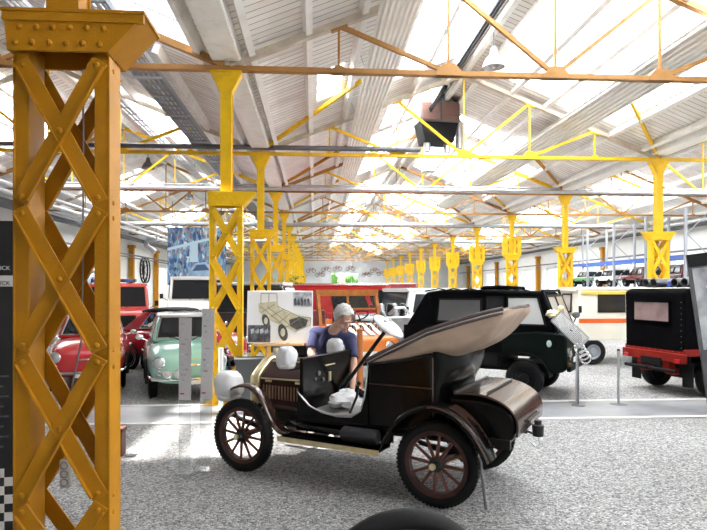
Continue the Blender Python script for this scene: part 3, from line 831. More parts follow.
# floor, low curved side sills
g = MB(); g.bx(.62,1.36,-.47,.47,.575,.60); g.build('floor_pan', alu, car)
g = MB(); g.strip([(1.05,.605),(.86,.615),(.76,.66),(.70,.76),(.67,.90)], -.46, .46, .012); g.build('seat_riser', alu, car)
sill = [(1.385,.54),(1.385,.80),(1.36,.77),(1.26,.68),(1.12,.63),(.96,.61),(.82,.62),(.73,.68),(.69,.80),(.67,.92),(.655,1.10),(.655,.54)]
for s in (1,-1):
    g = MB(); g.prism(sill, s*.475, s*.505); p = g.build('side_panel', bodyblack, car, smooth=False, bevel=.004)
    g = MB(); g.path([(x, s*.507, z) for x, z in sill[1:11]], .007, 6); g.build('edge_bead', alu, p)
g = MB(); g.bx(-.03,1.40,-.512,.512,.53,.572); g.build('body_sill', bodyblack, car, bevel=.005)
# bundle of cloth on the floor
g = MB(); g.ball((1.10,.12,.675),(.15,.17,.07),20,12,lump=.5,lscale=2.2); g.ball((1.17,-.05,.68),(.10,.12,.07),16,10,lump=.5,lscale=2.5)
tag(g.build('cloth_bundle', silver_cloth), 'crumpled grey cloth lying on the floor of the open front of the veteran car', 'cloth', None, 'thing').matrix_world = Matrix.Translation(car.location) @ Matrix.Rotation(HV,4,'Z')
# pedals and levers
for p0, p1 in (((.92,.36,.60),(.80,.40,.90)),((.84,.30,.60),(.74,.33,.86)),((1.0,-.1,.6),(1.06,-.12,.74))):
    g = MB(); g.path([p0, Vector(p0).lerp(Vector(p1),.6)+Vector((-.02,0,0)), p1], .011, 8); l = g.build('lever', iron, car)
    g = MB(); g.ball(p1, .02, 10, 8); g.build('knob', iron, l)
# steering
p0, p1 = Vector((1.36,-.20,.66)), Vector((.80,-.22,1.37)); dr = (p1-p0).normalized()
g = MB(); g.tube(p0, p1-dr*.02, .020); g.lathe([(.03,0),(.045,.04),(.03,.1)], p0, dr, 12); g.build('steering_column', iron, car)
g = MB(); rot = dr.to_track_quat('Z','Y').to_matrix()
g.ball(p1, (.175,.175,.042), 32, 10, rot=rot, lump=.06, lscale=2.5); sw = g.build('steering_wheel', silver_cloth, car); sw['label'] = 'steering wheel under a silver cloth cover'
g = MB()
for k in (-1,1): g.ball(p1+rot@Vector((.06*k,.04,.040)), (.03,.02,.012), 10, 6, rot=rot)
g.build('cover_tie', mat('grey_print',(.35,.35,.37),.6), sw)
# body tub
poly = [(.655,.55),(.655,1.105),(.36,1.17),(.06,1.225),(.055,.55)]
g = MB(); g.prism(poly, -.515, .515); g.build('body_tub', bodyblack, car, smooth=True, bevel=.03, seg=3)
g = MB(); secs = []
for z, dp in ((.60,.06),(.84,.08),(.93,.11),(1.02,.17),(1.12,.21),(1.20,.225),(1.245,.215)):
    secs.append([(.06,.51,z)] + [(.05-dp*(max(0,1-abs(math.cos(PI*k/24))**2.3))**.5, .51*math.cos(PI*k/24), z) for k in range(25)] + [(.06,-.51,z)])
g.loft(secs); g.build('seat_back', bodyblack, car, ang=60)
g = MB(); g.path([(.057,.520,.55),(.057,.520,1.18)],.008,6); g.bar((.64,.518,.93),(.06,.518,.93),.008,.012); g.build('body_bead', brown_gloss, car, smooth=False)
# folded hood
def hoodsec(t):
    # t along from front hinge to the rear tip
    top = [(.66,1.125),(.42,1.245),(.10,1.40),(-.20,1.50),(-.42,1.565),(-.535,1.590)]
    low = [(.655,1.06),(.42,1.09),(.08,1.17),(-.14,1.19),(-.36,1.32),(-.53,1.54)]
    wid = [.50,.515,.53,.53,.50,.45]
    i = min(int(t*5), 4); f = t*5-i
    L = lambda a: (a[i][0]*(1-f)+a[i+1][0]*f, a[i][1]*(1-f)+a[i+1][1]*f)
    return Vector(L(top)), Vector(L(low)), wid[i]*(1-f)+wid[i+1]*f
secs = []
for k in range(21):
    T, Lw, w_ = hoodsec(k/20); s_ = []
    for j in range(40):
        a = 2*PI*j/40; cy = math.copysign(abs(math.cos(a))**.42, math.cos(a)); cz = math.copysign(abs(math.sin(a))**.6, math.sin(a))
        u = (cz+1)/2; fold = 1 + .012*math.sin(u*17+k*.3) + .012*noise.noise(Vector((k*.35,u*3,cy)))
        p = Lw.lerp(T, u); s_.append((p.x, cy*w_*fold, p.y + .014*noise.noise(Vector((k*.5,cy*2,u*2)))))
    secs.append(s_)
g = MB(); g.loft(secs); hood = g.build('folded_hood', tan, car, sub=1)
for nm, m_, off, r in (('hood_bow', tan_dark, .030, .018), ('hood_binding', tan_white, .012, .009), ('hood_bow', tan_dark, -.004, .012)):
    for s in (1,-1):
        pts = []
        for k in range(0, 20):
            T, Lw, w_ = hoodsec(k/20); pts.append((T.x+.01, s*(w_*.97+.004), T.y-.028+off))
        g = MB(); g.path(pts, r, 8); g.build(nm, m_, hood)
g = MB(); pts=[]
secs = []
for k in range(0, 21):
    T, Lw, w_ = hoodsec(k/20); secs.append([(T.x, w_*.96, T.y+.0),(T.x, 0, T.y+.03),(T.x, -w_*.96, T.y+.0),(T.x, -w_*.9, T.y-.02),(T.x,0,T.y-.01),(T.x, w_*.9, T.y-.02)])
g.loft(secs); g.build('hood_lining', tan_dark, hood, sub=1)
for s in (1,-1):
    g = MB(); g.path([(.66,s*.53,1.10),(.80,s*.54,1.0),(.98,s*.52,.62)] if s < 0 else [(.64,s*.53,1.10),(.35,s*.54,1.14),(.10,s*.53,1.19)], .010, 6)
    g.build('hood_stay', iron, hood)
# hoop over the rear edge
# fenders
def smoothline(pts, n=6):
    out = []
    P = [Vector(p) for p in pts]; P = [2*P[0]-P[1]] + P + [2*P[-1]-P[-2]]
    for i in range(1, len(P)-2):
        for k in range(n):
            t = k/n; a, b, c, d = P[i-1:i+3]
            out.append(tuple(.5*((2*b)+(c-a)*t+(2*a-5*b+4*c-d)*t*t+(3*b-a-3*c+d)*t**3)))
    out.append(tuple(P[-2])); return out
rf = smoothline([(.47,.42),(.40,.56),(.29,.70),(.14,.79),(-.02,.815),(-.18,.77),(-.31,.665),(-.40,.54),(-.45,.44)])
ff = smoothline([(1.47,.41),(1.56,.43),(1.64,.51),(1.72,.65),(1.81,.76),(1.91,.81),(2.01,.815),(2.10,.785),(2.13,.77)])
for s in (1,-1):
    for ln in (rf, ff):
        g = MB(); secs = []
        n = len(ln)
        for i, (x, z) in enumerate(ln):
            a_ = ln[max(i-1,0)]; b_ = ln[min(i+1,n-1)]; d_ = Vector((b_[0]-a_[0], b_[1]-a_[1])).normalized(); nn = Vector((d_.y, -d_.x))
            if nn.y < 0 and abs(d_.y) < .99: nn = -nn
            w0, w1 = (.44, .57) if ln is ff else (.47, .71); pr_ = []
            for k in range(9):
                t = k/8; y = w0+(w1-w0)*t; h = (.010 if ln is ff else .022)*(1-(2*t-1)**2) - ((.012 if ln is ff else .025) if k == 8 else 0)
                pr_.append((x+nn.x*h, s*y, z+nn.y*h))
            for k in range(8,-1,-1):
                t = k/8; y = w0+(w1-w0)*t; h = (.010 if ln is ff else .022)*(1-(2*t-1)**2) - ((.012 if ln is ff else .025) if k == 8 else 0) - .009
                pr_.append((x+nn.x*h, s*y, z+nn.y*h))
            secs.append(pr_)
        g.loft(secs); fe = g.build('fender', brown_gloss if ln is ff else bodyblack, car, ang=50)
        g = MB(); x0, z0 = ln[len(ln)//2]; g.path([(x0, s*.45, z0-.02),(x0, s*.32, .52)], .012, 6); g.build('fender_stay', iron, fe)
        if ln is rf:
            g = MB(); ap = [(x, s*.705, z) for x, z in rf[22:]]; g.path(ap, .010, 6); g.build('fender_edge', brown_gloss, fe)
            g = MB(); secs = [[(x,s*.50,z+.024),(x,s*.66,z+.024),(x,s*.66,z+.028),(x,s*.50,z+.028)] for x, z in rf[28:46]]; g.loft(secs); g.build('fender_crown', brown_gloss, fe)
# boot
g = MB(); g.prism([(-.05,.56),(-.05,.86),(-.30,.865),(-.50,.83),(-.585,.76),(-.60,.66),(-.565,.56)], -.46, .46); bt = g.build('boot', bodyblack, car, bevel=.03, seg=3)
lid = smoothline([(-.10,.895),(-.22,.905),(-.36,.895),(-.48,.855),(-.575,.785),(-.61,.70),(-.605,.60)],4)
g = MB(); g.strip(lid, -.47, .47, .018); g.build('boot_lid', brown_gloss, bt, bevel=.006)
g = MB(); g.bx(-.12,-.10,-.47,.47,.90,.92); g.tube((-.36,-.40,.915),(-.36,.40,.915),.008,n=8); g.path([(-.61,-.2,.68),(-.635,-.2,.68),(-.635,.2,.68),(-.61,.2,.68)],.010,6); g.build('boot_strap', iron, bt, smooth=False)
# muffler, tanks
g = MB(); g.lathe([(0,-.17),(.055,-.17),(.066,-.155),(.066,.155),(.055,.17),(0,.17)], (.70,.56,.485), (1,0,0), 20); g.build('silencer', mat('silencer_grey',(.035,.036,.04),.5,.2), car)
g = MB(); g.path([(1.8,.2,.5),(1.4,.42,.47),(1.0,.54,.485),(.86,.56,.485)],.022,8); g.build('exhaust_pipe', iron, car)
g = MB(); g.bx(.66,1.93,-.33,.33,.40,.585); g.build('undertray', iron, car, bevel=.03)
# lamps
def covered_lamp(x, y, z, r, lab, stem):
    g = MB(); g.bag((x,y,z),r); g.lathe([(r*.75,-r*1.05),(r*.9,-r*.8),(r*.8,-r*.5)], (x,y,z), (0,0,1), 18)
    o = g.build('lamp_cover', silver_cloth, car); o['label'] = lab
    g = MB(); g.path(stem, .012, 8); g.lathe([(0,0),(r*.55,0),(r*.6,.03),(0,.03)], (x,y,z-r*1.12), (0,0,1), 14); g.build('lamp_bracket', iron, o)
covered_lamp(2.28,.40,.77,.138,'front lamp under a white cloth cover',[(2.28,.40,.63),(2.24,.36,.58),(2.12,.31,.52)])
covered_lamp(1.53,.47,1.10,.098,'near side lamp under a white cloth cover',[(1.53,.47,1.0),(1.50,.45,.98),(1.42,.43,1.0),(1.37,.42,1.01)])
covered_lamp(1.53,-.43,1.12,.088,'far side lamp under a white cloth cover',[(1.53,-.43,1.03),(1.47,-.43,.98),(1.37,-.42,1.0)])
g = MB(); g.lathe([(0,-.05),(.045,-.05),(.05,.04),(.03,.05),(.03,.08),(0,.09)], (-.66,-.05,.56), (0,0,1), 14); tl = g.build('tail_lamp', iron, car)
g = MB(); g.path([(-.66,-.05,.51),(-.68,-.04,.44),(-.64,-.03,.42),(-.60,-.02,.46)],.006,6); g.build('tail_lamp_wire', galv, tl)
g = MB(); g.path([(-.56,.0,.56),(-.62,-.03,.53),(-.66,-.05,.53)],.010,6); g.build('tail_lamp_bracket', iron, tl)
g = MB(); g.path([(-.3,.40,.40),(-.34,.43,.12),(-.36,.44,.0)],.012,6); g.build('jack_leg', galv_dark, car)
# loose wheel in the very foreground
c = at(405, 508+93, 2.571); c.z = 0
fw_ = thing('spare_wheel', 'black tyre with domed top standing upright just inside the lower edge of the picture', 'wheel', c, .05)
spoked_wheel(fw_, 0, 0, .40, -1, name='tyre', tread=False)
# ------------------------------------------------------------------ vehicles round the hall
def paint(name, col, rough=.25, coat=.8, var=.04): return mat(name, col, rough, 0, var, 2.5, coat=coat)
red_p = paint('red_paint', (.56,.022,.026)); crimson_p = paint('crimson_paint', (.36,.016,.028)); mint_p = paint('mint_paint', (.30,.56,.47)); white_car = paint('white_car_paint', (.80,.80,.78))
cream_p = paint('cream_paint', (.84,.80,.68)); orange_p = paint('orange_paint', (.72,.20,.03), .4, .3, .1); fire_p = paint('fire_red_paint', (.70,.10,.085)); green_dk = mat('dark_green_paint', (.0022,.0065,.005), .5, 0, spec=.12)
grey_roof = paint('grey_roof', (.42,.43,.45)); blue_pale = paint('pale_blue_paint', (.42,.55,.66))
canvas_b = mat('black_canvas', (0.0035,0.0035,0.0042), .95, 0, .25, 6, .2, 25, spec=.04)
tan_cv = mat('beige_canvas', (.62,.52,.42), .8, 0, .1, 5, .2, 20)
whitewall = mat('white_wall_rubber', (.75,.74,.70), .6)
lampglass = mat('lamp_lens', (.50,.52,.54), .12, .2, coat=.6)
amber = mat('amber_lens', (.75,.28,.03), .25, 0, coat=.5); redlens = mat('red_lens', (.5,.02,.02), .25, 0, coat=.5)
paper = mat('white_paper', (.82,.81,.80), .7)
winglass = mat('car_window_glass', (.018,.02,.023), .06, 0, spec=.4)
celluloid = mat('pale_window_foil', (.62,.63,.62), .35)
def car_wheel(parent, x, y, r, w=.13, hub='chrome', white=False):
    out = 1 if y > 0 else -1
    g = MB(); h = w/2
    g.lathe([(r*.60,-h*.8),(r*.72,-h),(r*.9,-h),(r*.985,-h*.7),(r,-h*.3),(r,h*.3),(r*.985,h*.7),(r*.9,h),(r*.72,h),(r*.60,h*.8)], (0,0,0), (0,1,0), 28, closed=True)
    o = g.build('wheel', rubber, parent); o.location = (x, y, r)
    hm = {'chrome':chrome, 'body':white_p, 'black':matte_black, 'grey':greyp}[hub]
    g = MB(); g.lathe([(0,-h*.5),(r*.62,-h*.5),(r*.62,h*.55),(r*.52,h*.7),(r*.45,h*.35),(r*.28,h*.35),(r*.24,h*.8),(0,h*.95)], (0,0,0), (0,out,0), 24); g.build('hubcap', hm, o)
    if white:
        g = MB(); g.lathe([(r*.62,h*.86),(r*.85,h*1.04),(r*.85,h*.9),(r*.62,h*.7)], (0,0,0), (0,out,0), 28, closed=True); g.build('white_wall', whitewall, o)
    return o
def lamp_round(parent, c, ax, r, nm='headlamp', lens=None, ring=None):
    g = MB(); g.lathe([(0,-r*.6),(r*.7,-r*.5),(r*1.08,-.01),(r*1.08,.02),(r*.92,.025)], c, ax, 20); o = g.build(nm, ring or chrome, parent)
    g = MB(); g.lathe([(r*.94,.018),(r*.7,r*.28),(r*.35,r*.40),(0,r*.44)], c, ax, 20); g.build('lens', lens or lampglass, o)
    return o
def lerp_quad(q, u, v):
    a = Vector(q[0]).lerp(Vector(q[1]), u); b = Vector(q[3]).lerp(Vector(q[2]), u); return a.lerp(b, v)
def pane(parent, q, u0, u1, v0, v1, m, nm='window', off=.012, frame=None, fw=.03, t=.012, xm=.15):
    """pane on the face with corners q (bottom-left, bottom-right, top-right, top-left seen from outside)"""
    P = [lerp_quad(q,u0,v0), lerp_quad(q,u1,v0), lerp_quad(q,u1,v1), lerp_quad(q,u0,v1)]
    n = (P[1]-P[0]).cross(P[3]-P[0]).normalized(); cc = sum(P, Vector())/4
    if (n.x*(cc.x-xm) if abs(n.x) > abs(n.y) else n.y*cc.y) < 0: n = -n
    g = MB(); g.hexa([p+n*(off-t) for p in P] + [p+n*off for p in P]); o = g.build(nm, m, parent, smooth=False)
    if frame:
        g = MB(); c = sum(P, Vector())/4
        for i in range(4):
            a, b = P[i]+n*off, P[(i+1)%4]+n*off; e = (b-a).normalized()*fw*.5
            g.bar(a-e, b+e, fw, fw*.6, up=n)
        g.build('window_frame', frame, o, smooth=False)
    return o
def body_sec(x, w, zb, zt, k=.55, n=20, cr=.0):
    """rounded cross-section"""
    out = []
    for j in range(n):
        a = 2*PI*j/n; c_, s_ = math.cos(a), math.sin(a)
        y = math.copysign(abs(c_)**k, c_)*w; z = (zb+zt)/2 + math.copysign(abs(s_)**k, s_)*(zt-zb)/2
        if s_ > 0: y *= 1-cr*s_
        out.append((x, y, z))
    return out

def fiat(label, px, py, d, hx, hd, col, roofm=None, stickers=False, fogs=False, scale=1.0, group=None, bottom_z=None, sign=1, screen_open=False):
    c = at(px, py, d); c.z = 0
    t = thing('small_car', label, 'car', c, heading(hx, hd))
    r = .262
    for x, y in ((.92,.535),(.92,-.535),(-.92,.535),(-.92,-.535)): car_wheel(t, x, y, r, .135, 'chrome', stickers)
    # lower body: nose to tail
    st = [(1.46,.40,.30,.56),(1.42,.50,.26,.66),(1.30,.57,.24,.77),(1.05,.625,.23,.85),(.75,.65,.23,.885),(.35,.655,.23,.90),(-.3,.655,.23,.90),(-.8,.65,.23,.90),(-1.15,.60,.25,.82),(-1.38,.52,.28,.70),(-1.47,.42,.33,.58)]
    g = MB(); g.loft([body_sec(x,w,zb,zt,.52,24,.10) for x,w,zb,zt in st]); body = g.build('body', col, t, sub=1)
    # wheel arches
    for x, y in ((.92,.0),(-.92,.0)):
        for s in (1,-1):
            g = MB(); pts = [(x+.33*math.cos(a), s*.642, .27+.33*math.sin(a)) for a in [PI*k/12 for k in range(13)]]; g.path(pts, .02, 6); g.lathe([(0,-.01),(.315,-.01),(.315,.012),(0,.012)], (x,s*.575,.27), (0,1,0), 24); g.build('wheel_arch', matte_black if False else col, t) if False else g.build('wheel_arch', matte_black, t)
    # greenhouse
    bl = [(.70,.55,.86),(.70,-.55,.86),(-1.22,-.52,.80),(-1.22,.52,.80)]
    tp = [(.24,.42,1.26),(.24,-.42,1.26),(-.62,-.41,1.26),(-.62,.41,1.26)]
    g = MB(); g.hexa([bl[3],bl[2],bl[1],bl[0],tp[3],tp[2],tp[1],tp[0]]); g.build('cabin', col, t, bevel=.07, seg=4)
    g = MB(); g.loft([body_sec(x,w,1.20,zt,.5,20) for x,w,zt in ((.30,.38,1.27),(.18,.435,1.31),(-.3,.445,1.335),(-.66,.42,1.29),(-.80,.33,1.25))]); g.build('roof', roofm or col, t, sub=1)
    fr_ = chrome
    pane(t, [bl[1],bl[0],tp[0],tp[1]] if False else [bl[0],bl[1],tp[1],tp[0]][::1] if False else [bl[0],bl[1],tp[1],tp[0]], .07,.93,.12,.93, winglass, 'windscreen', .014, matte_black if False else fr_, .022)
    pane(t, [bl[2],bl[3],tp[3],tp[2]], .15,.85,.30,.88, winglass, 'rear_window', .014, fr_, .02)
    L = [bl[3],bl[0],tp[0],tp[3]]; Rr = [bl[1],bl[2],tp[2],tp[1]]
    for q, rev in ((L, False), (Rr, True)):
        for a, b in ((.60,.93),(.28,.57)):
            u0, u1 = (a, b) if not rev else (1-b, 1-a)
            o = pane(t, q, u0, u1, .14, .86, winglass, 'side_window', .014, fr_, .018)
        if stickers:
            random.seed(4)
            for k in range(10):
                u = .30+.25*random.random() ; v = .2+.55*random.random(); u = u if not rev else 1-u
                p = lerp_quad(q,u,v); n = (Vector(q[1])-Vector(q[0])).cross(Vector(q[3])-Vector(q[0])).normalized(); n = n if n.y*p.y > 0 else -n
                g = MB(); 
                if k % 3: g.lathe([(0,.0),(.045,.0),(.045,.004),(0,.004)], p+n*.016, n, 14)
                else: g.box(p+n*.018, (.11,.004,.045), Matrix.Rotation(math.atan2(n.z, abs(n.y)), 3, 'X'))
                g.build('sticker', [paper, paper, paint('blue_sticker',(.08,.2,.5)), paint('yellow_sticker',(.8,.6,.05)), paper][k%5], o, smooth=False)
    # lamps, bumper, trim
    for s in (1,-1):
        lamp_round(t, (1.41,s*.47,.60), (1,s*.10,.06), .086)
        lamp_round(t, (1.46,s*.46,.45), (1,s*.12,0), .036, 'side_lamp')
        if fogs:
            lamp_round(t, (1.58,s*.36,.45), (1,0,0), .062, 'fog_lamp'); lamp_round(t, (1.60,s*.20,.45), (1,0,0), .062, 'fog_lamp')
        g = MB(); g.lathe([(0,-.02),(.04,-.015),(.035,.03),(0,.03)], (-1.40,s*.42,.55), (-1,0,0), 12); g.build('tail_lamp', redlens, t)
        g = MB(); g.path([(.45,s*.655,.70),(.42,s*.685,.72),(.34,s*.685,.72)], .010, 6); g.build('door_handle', chrome, t)
    g = MB(); g.path([(1.20,.62,.36),(1.42,.56,.35),(1.52,.35,.35),(1.55,0,.35),(1.52,-.35,.35),(1.42,-.56,.35),(1.20,-.62,.36)], .026, 8); g.build('front_bumper', chrome, t)
    g = MB(); g.path([(-1.20,.60,.36),(-1.44,.50,.35),(-1.52,.0,.35),(-1.44,-.50,.35),(-1.20,-.60,.36)], .026, 8); g.build('rear_bumper', chrome, t)
    g = MB(); g.path([(1.455,.12,.55),(1.475,.05,.56),(1.475,-.05,.56),(1.455,-.12,.55)], .014, 6); g.build('nose_trim', chrome, t)
    g = MB(); g.bx(1.545,1.56,-.17,.17,.27,.36); g.build('number_plate', paper, t, smooth=False)
    for s in (1,-1):
        g = MB(); g.path([(.70,s*.60,.89),(.72,s*.70,.93)], .008, 6); g.ball((.72,s*.73,.95),(.015,.06,.045),12,8); g.build('wing_mirror', chrome, t)
        g = MB(); g.path([(.74,s*.1,.885),(.60,s*.33,.985)], .008, 5); g.build('wiper', matte_black, t)
    return t
fiat('mint green small car with grey roof and round fog lamps behind the walkway', 182, 384, 10.6, .36, -.93, mint_p, grey_roof, fogs=True)
fiat('bright red small car facing forward, seen through the near lattice column', 93, 382, 11.3, .33, -.94, red_p, None)
fiat('crimson small car with round stickers on its rear side window and white-walled tyre', 180, 358, 13.1, .95, -.32, crimson_p, matte_black, stickers=True)
fiat('white small car half hidden behind the bright red small car', 38, 372, 14.0, .40, -1, white_car)

# --- boxy utility trucks (front axle at x=1.5, rear axle at 0)
def utility(label, rear_c, rz, col, top, kind, hub='black'):
    t = thing('utility_truck', label, 'truck', (rear_c.x, rear_c.y, 0), rz)
    r = .30
    for x, y in ((0,.58),(0,-.58),(1.5,.58),(1.5,-.58)): car_wheel(t, x, y, r, .17, hub)
    g = MB(); g.tube((-.3,0,.42),(1.9,0,.42),.09,n=12); g.bx(-.5,2.0,-.3,.3,.44,.52)
    for x in (0,1.5): g.tube((x,-.5,.36),(x,.5,.36),.06); g.box((x,0,.36),(.3,.3,.24))
    g.build('chassis', matte_black, t, smooth=False)
    W = .66
    g = MB(); g.bx(.38,1.08,-.60,.60,.46,.66); g.bx(-.5,-.34,-.5,.5,.44,.66); g.build('underbody', matte_black, t, bevel=.02)
    # bed and nose
    g = MB(); g.bx(-.62,1.86,-W,W,.66,.78); g.build('platform', col, t, bevel=.02)
    arc = [(1.5+.385*math.cos(a), .32+.385*math.sin(a)) for a in [R(118-k*14) for k in range(8)]]
    nose = arc + [(1.93,.42),(2.10,.44),(2.16,.50),(2.16,.94),(2.10,1.04),(1.72,1.06),(1.15,1.0),(1.15,.66)] if kind != 'open' else arc + [(1.93,.42),(2.10,.44),(2.16,.50),(2.16,.84),(2.12,.89),(1.55,1.08),(1.15,1.0),(1.15,.66)]
    g = MB(); g.prism(nose, -W, W); g.build('nose', col, t, bevel=.03, seg=3)
    for s in (1,-1):
        g = MB(); g.strip([(1.5+.40*math.cos(a), .32+.40*math.sin(a)) for a in [R(125-k*11) for k in range(12)]], min(s*(W-.25),s*(W+.02)), max(s*(W-.25),s*(W+.02)), .02); g.build('wheel_arch', matte_black, t)
        lamp_round(t, (2.165,s*.47,.72), (1,0,0), .085)
        g = MB(); g.bx(2.16,2.18,s*.47-.05,s*.47+.05,.55,.58); g.build('indicator', amber, t, smooth=False)
    g = MB(); g.bx(2.16,2.22,-W,W,.46,.54); g.build('bumper', matte_black, t, bevel=.01)
    g = MB(); g.bx(2.17,2.178,-.2,.2,.56,.64); g.build('number_plate', paper, t, smooth=False)
    if kind == 'canvas':
        # lower sides and door
        for s in (1,-1):
            g = MB(); g.bx(-.60,.84,min(s*W,s*(W-.03)),max(s*W,s*(W-.03)),.78,1.10); g.build('side_panel', canvas_b, t, smooth=False)
            g = MB(); g.bx(.86,1.16,min(s*(W+.012),s*(W-.03)),max(s*(W+.012),s*(W-.03)),.70,1.13); dd = g.build('door', canvas_b, t, bevel=.012)
            g = MB(); g.path([(1.12,s*(W+.012),1.0),(1.10,s*(W+.045),1.0),(1.0,s*(W+.045),1.0)],.010,6); g.build('door_handle', galv_dark, dd)
            g = MB(); g.ball((1.90,s*(W+.01),.88),(.04,.012,.055),12,8); g.build('badge', mat('pale_green_badge',(.45,.62,.55),.4), t)
        # canvas roof: a tall box whose rear slopes
        side = [(-.62,.80),(-.62,1.02),(-.20,1.67),(.1,1.715),(.8,1.72),(1.76,1.68),(1.98,1.10),(1.98,.80)]
        g = MB(); g.prism(side, -W+.03, W-.03, b_poly=side); g.build('canvas_top', top, t, bevel=.05, seg=3)
        g = MB()
        for k in range(6): g.path([(-.22+.3*k,-.58,1.69),(-.22+.3*k,0,1.735),(-.22+.3*k,.58,1.69)],.014,6)
        g.path([(.55,.1,1.73),(1.0,.12,1.76),(1.3,.1,1.74),(1.0,-.3,1.76),(.7,-.2,1.75)],.03,8)
        g.build('canvas_seams', top, t)
        for s in (1,-1):
            y0 = s*(W-.03)
            def Q(x0,x1,z0,z1,x2=None,x3=None):
                P = [(x0,y0,z0),(x1,y0,z0),(x1 if x2 is None else x2,y0,z1),(x0 if x3 is None else x3,y0,z1)]
                return P[::1] if s < 0 else [P[1],P[0],P[3],P[2]]
            pane(t, Q(1.24,1.84,1.16,1.60,1.72), 0,1,0,1, celluloid, 'door_window', .012, matte_black, .03)
            pane(t, Q(.90,1.17,1.16,1.60), 0,1,0,1, winglass, 'side_window', .012, matte_black, .03)
            pane(t, Q(.02,.80,1.18,1.56,.80,.06), 0,1,0,1, mat('dull_window_foil',(.10,.10,.105),.3), 'rear_side_window', .012, matte_black, .03)
        # windscreen
        for s in (1,-1):
            q = [(2.03,.60,1.06),(2.03,-.60,1.06),(1.80,-.58,1.66),(1.80,.58,1.66)]
            u = (.03,.48) if s > 0 else (.52,.97)
            pane(t, q, u[0],u[1],.05,.92, mat('pale_reflecting_glass',(.35,.36,.37),.08), 'windscreen', .02, matte_black, .035)
        g = MB()
        for s in (1,-1): g.bar((2.03,s*.62,1.04),(1.78,s*.60,1.70),.04,.04)
        g.bar((1.78,-.6,1.70),(1.78,.6,1.70),.04,.04); g.build('windscreen_frame', matte_black, t, smooth=False)
    if kind == 'rear':
        side = [(-.62,.70),(-.64,1.68),(-.52,1.735),(1.3,1.745),(1.75,1.68),(1.98,1.05),(1.98,.80)]
        g = MB(); g.prism(side, -W+.01, W-.01); g.build('canvas_top', top, t, bevel=.045, seg=3)
        q = [(-.625,.62,.70),(-.625,-.62,.70),(-.64,-.62,1.68),(-.64,.62,1.68)]
        pane(t, q, .17,.80,.50,.84, mat('hazy_rear_foil',(.30,.20,.19),.4,0,.7,1.6), 'rear_window', .016, canvas_b, .03)
        g = MB()
        for k in range(9):
            for yy in (.60,-.60): g.ball((-.642,yy,.80+k*.09),.006,6,4)
        for k in range(10): g.ball((-.638,-.55+k*.122,.73),.006,6,4)
        g.build('snap_fasteners', galv_dark, t)
        for s in (1,-1):
            y0 = s*(W-.01)
            P = [(0,y0,1.2),(.6,y0,1.2),(.6,y0,1.56),(0,y0,1.56)]; P = P if s < 0 else [P[1],P[0],P[3],P[2]]
            pane(t, P, 0,1,0,1, winglass, 'side_window', .012, canvas_b, .03)
            P = [(.95,y0,1.15),(1.6,y0,1.15),(1.42,y0,1.58),(.95,y0,1.58)]; P = P if s < 0 else [P[1],P[0],P[3],P[2]]
            pane(t, P, 0,1,0,1, winglass, 'door_window', .012, canvas_b, .03)
        g = MB(); g.bx(-.66,-.60,-W-.02,W+.02,.55,.70); tg = g.build('tailboard', col, t, bevel=.012)
        for s in (1,-1):
            g = MB(); g.prism([(-.64,.66),(-.64,.40),(-.58,.34),(-.40,.34),(-.40,.66)], s*.34, s*.22); g.build('tail_bracket', col, t, bevel=.01)
            g = MB(); g.bx(-.69,-.66,min(s*.50,s*.60),max(s*.50,s*.60),.55,.62); g.build('tail_lamp', redlens, t, bevel=.008)
            g = MB(); g.bx(-.47,-.455,min(s*.45,s*.66),max(s*.45,s*.66),.16,.55); g.build('mud_flap', matte_black, t, smooth=False)
        g = MB(); g.bx(-.68,-.655,-.22,.22,.47,.60); g.build('number_plate', matte_black, t, smooth=False)
        g = MB(); g.tube((-.70,-.55,.42),(-.70,.55,.42),.03); g.path([(-.62,.0,.42),(-.75,.0,.42),(-.78,.0,.46)],.022,8); g.build('tow_bar', matte_black, t)
    if kind == 'open':
        wood = mat('varnished_wood_frame', (.33,.115,.02), .5, 0, .25, 9, spec=.3)
        for s in (1,-1):
            g = MB(); g.bx(-.62,1.12,min(s*W,s*(W-.03)),max(s*W,s*(W-.03)),.76,1.06); 
            for k in range(5): g.bx(-.56+k*.40,-.52+k*.40,min(s*W,s*(W+.02)),max(s*W,s*(W+.02)),.70,1.06)
            g.build('side_board', col, t, smooth=False)
        g = MB(); g.bx(-.65,-.62,-W,W,.76,1.06); g.build('tailboard', col, t, smooth=False)
        g = MB(); g.bx(1.08,1.14,-W,W,.76,1.04); g.build('bulkhead', col, t, smooth=False)
        # windscreen frame with roof rail
        g = MB()
        for y in (-.60,.60): g.bar((1.55,y,1.04),(1.40,y,1.66),.06,.06)
        g.bar((1.55,-.62,1.06),(1.55,.62,1.06),.06,.06); g.bar((1.40,-.64,1.655),(1.40,.64,1.655),.07,.115); g.bar((1.475,0,1.06),(1.40,0,1.64),.04,.04); g.bar((1.475,.03,1.36),(1.475,.60,1.36),.03,.03)
        ws = g.build('windscreen_frame', wood, t, smooth=False)
        q = [(1.56,.58,1.08),(1.56,-.58,1.08),(1.41,-.58,1.63),(1.41,.58,1.63)]
        for u in ((.03,.48),(.52,.97)): pane(t, q, u[0],u[1],.03,.97, clearglass, 'windscreen', .006)
        for k in range(7):
            y = -.48+k*.16; g = MB(); g.bar((1.62,y,1.09),(2.10,y,.915),.10,.03); g.build('bonnet_slat', paint('pale_slat',(.80,.70,.64),.3,.5), t, bevel=.006)
            g = MB(); g.path([(1.78,y+.08,1.02),(1.78,y+.08,1.08),(1.88,y+.08,1.06),(1.90,y+.08,.97)],.012,6); g.build('bonnet_clip', matte_black, t)
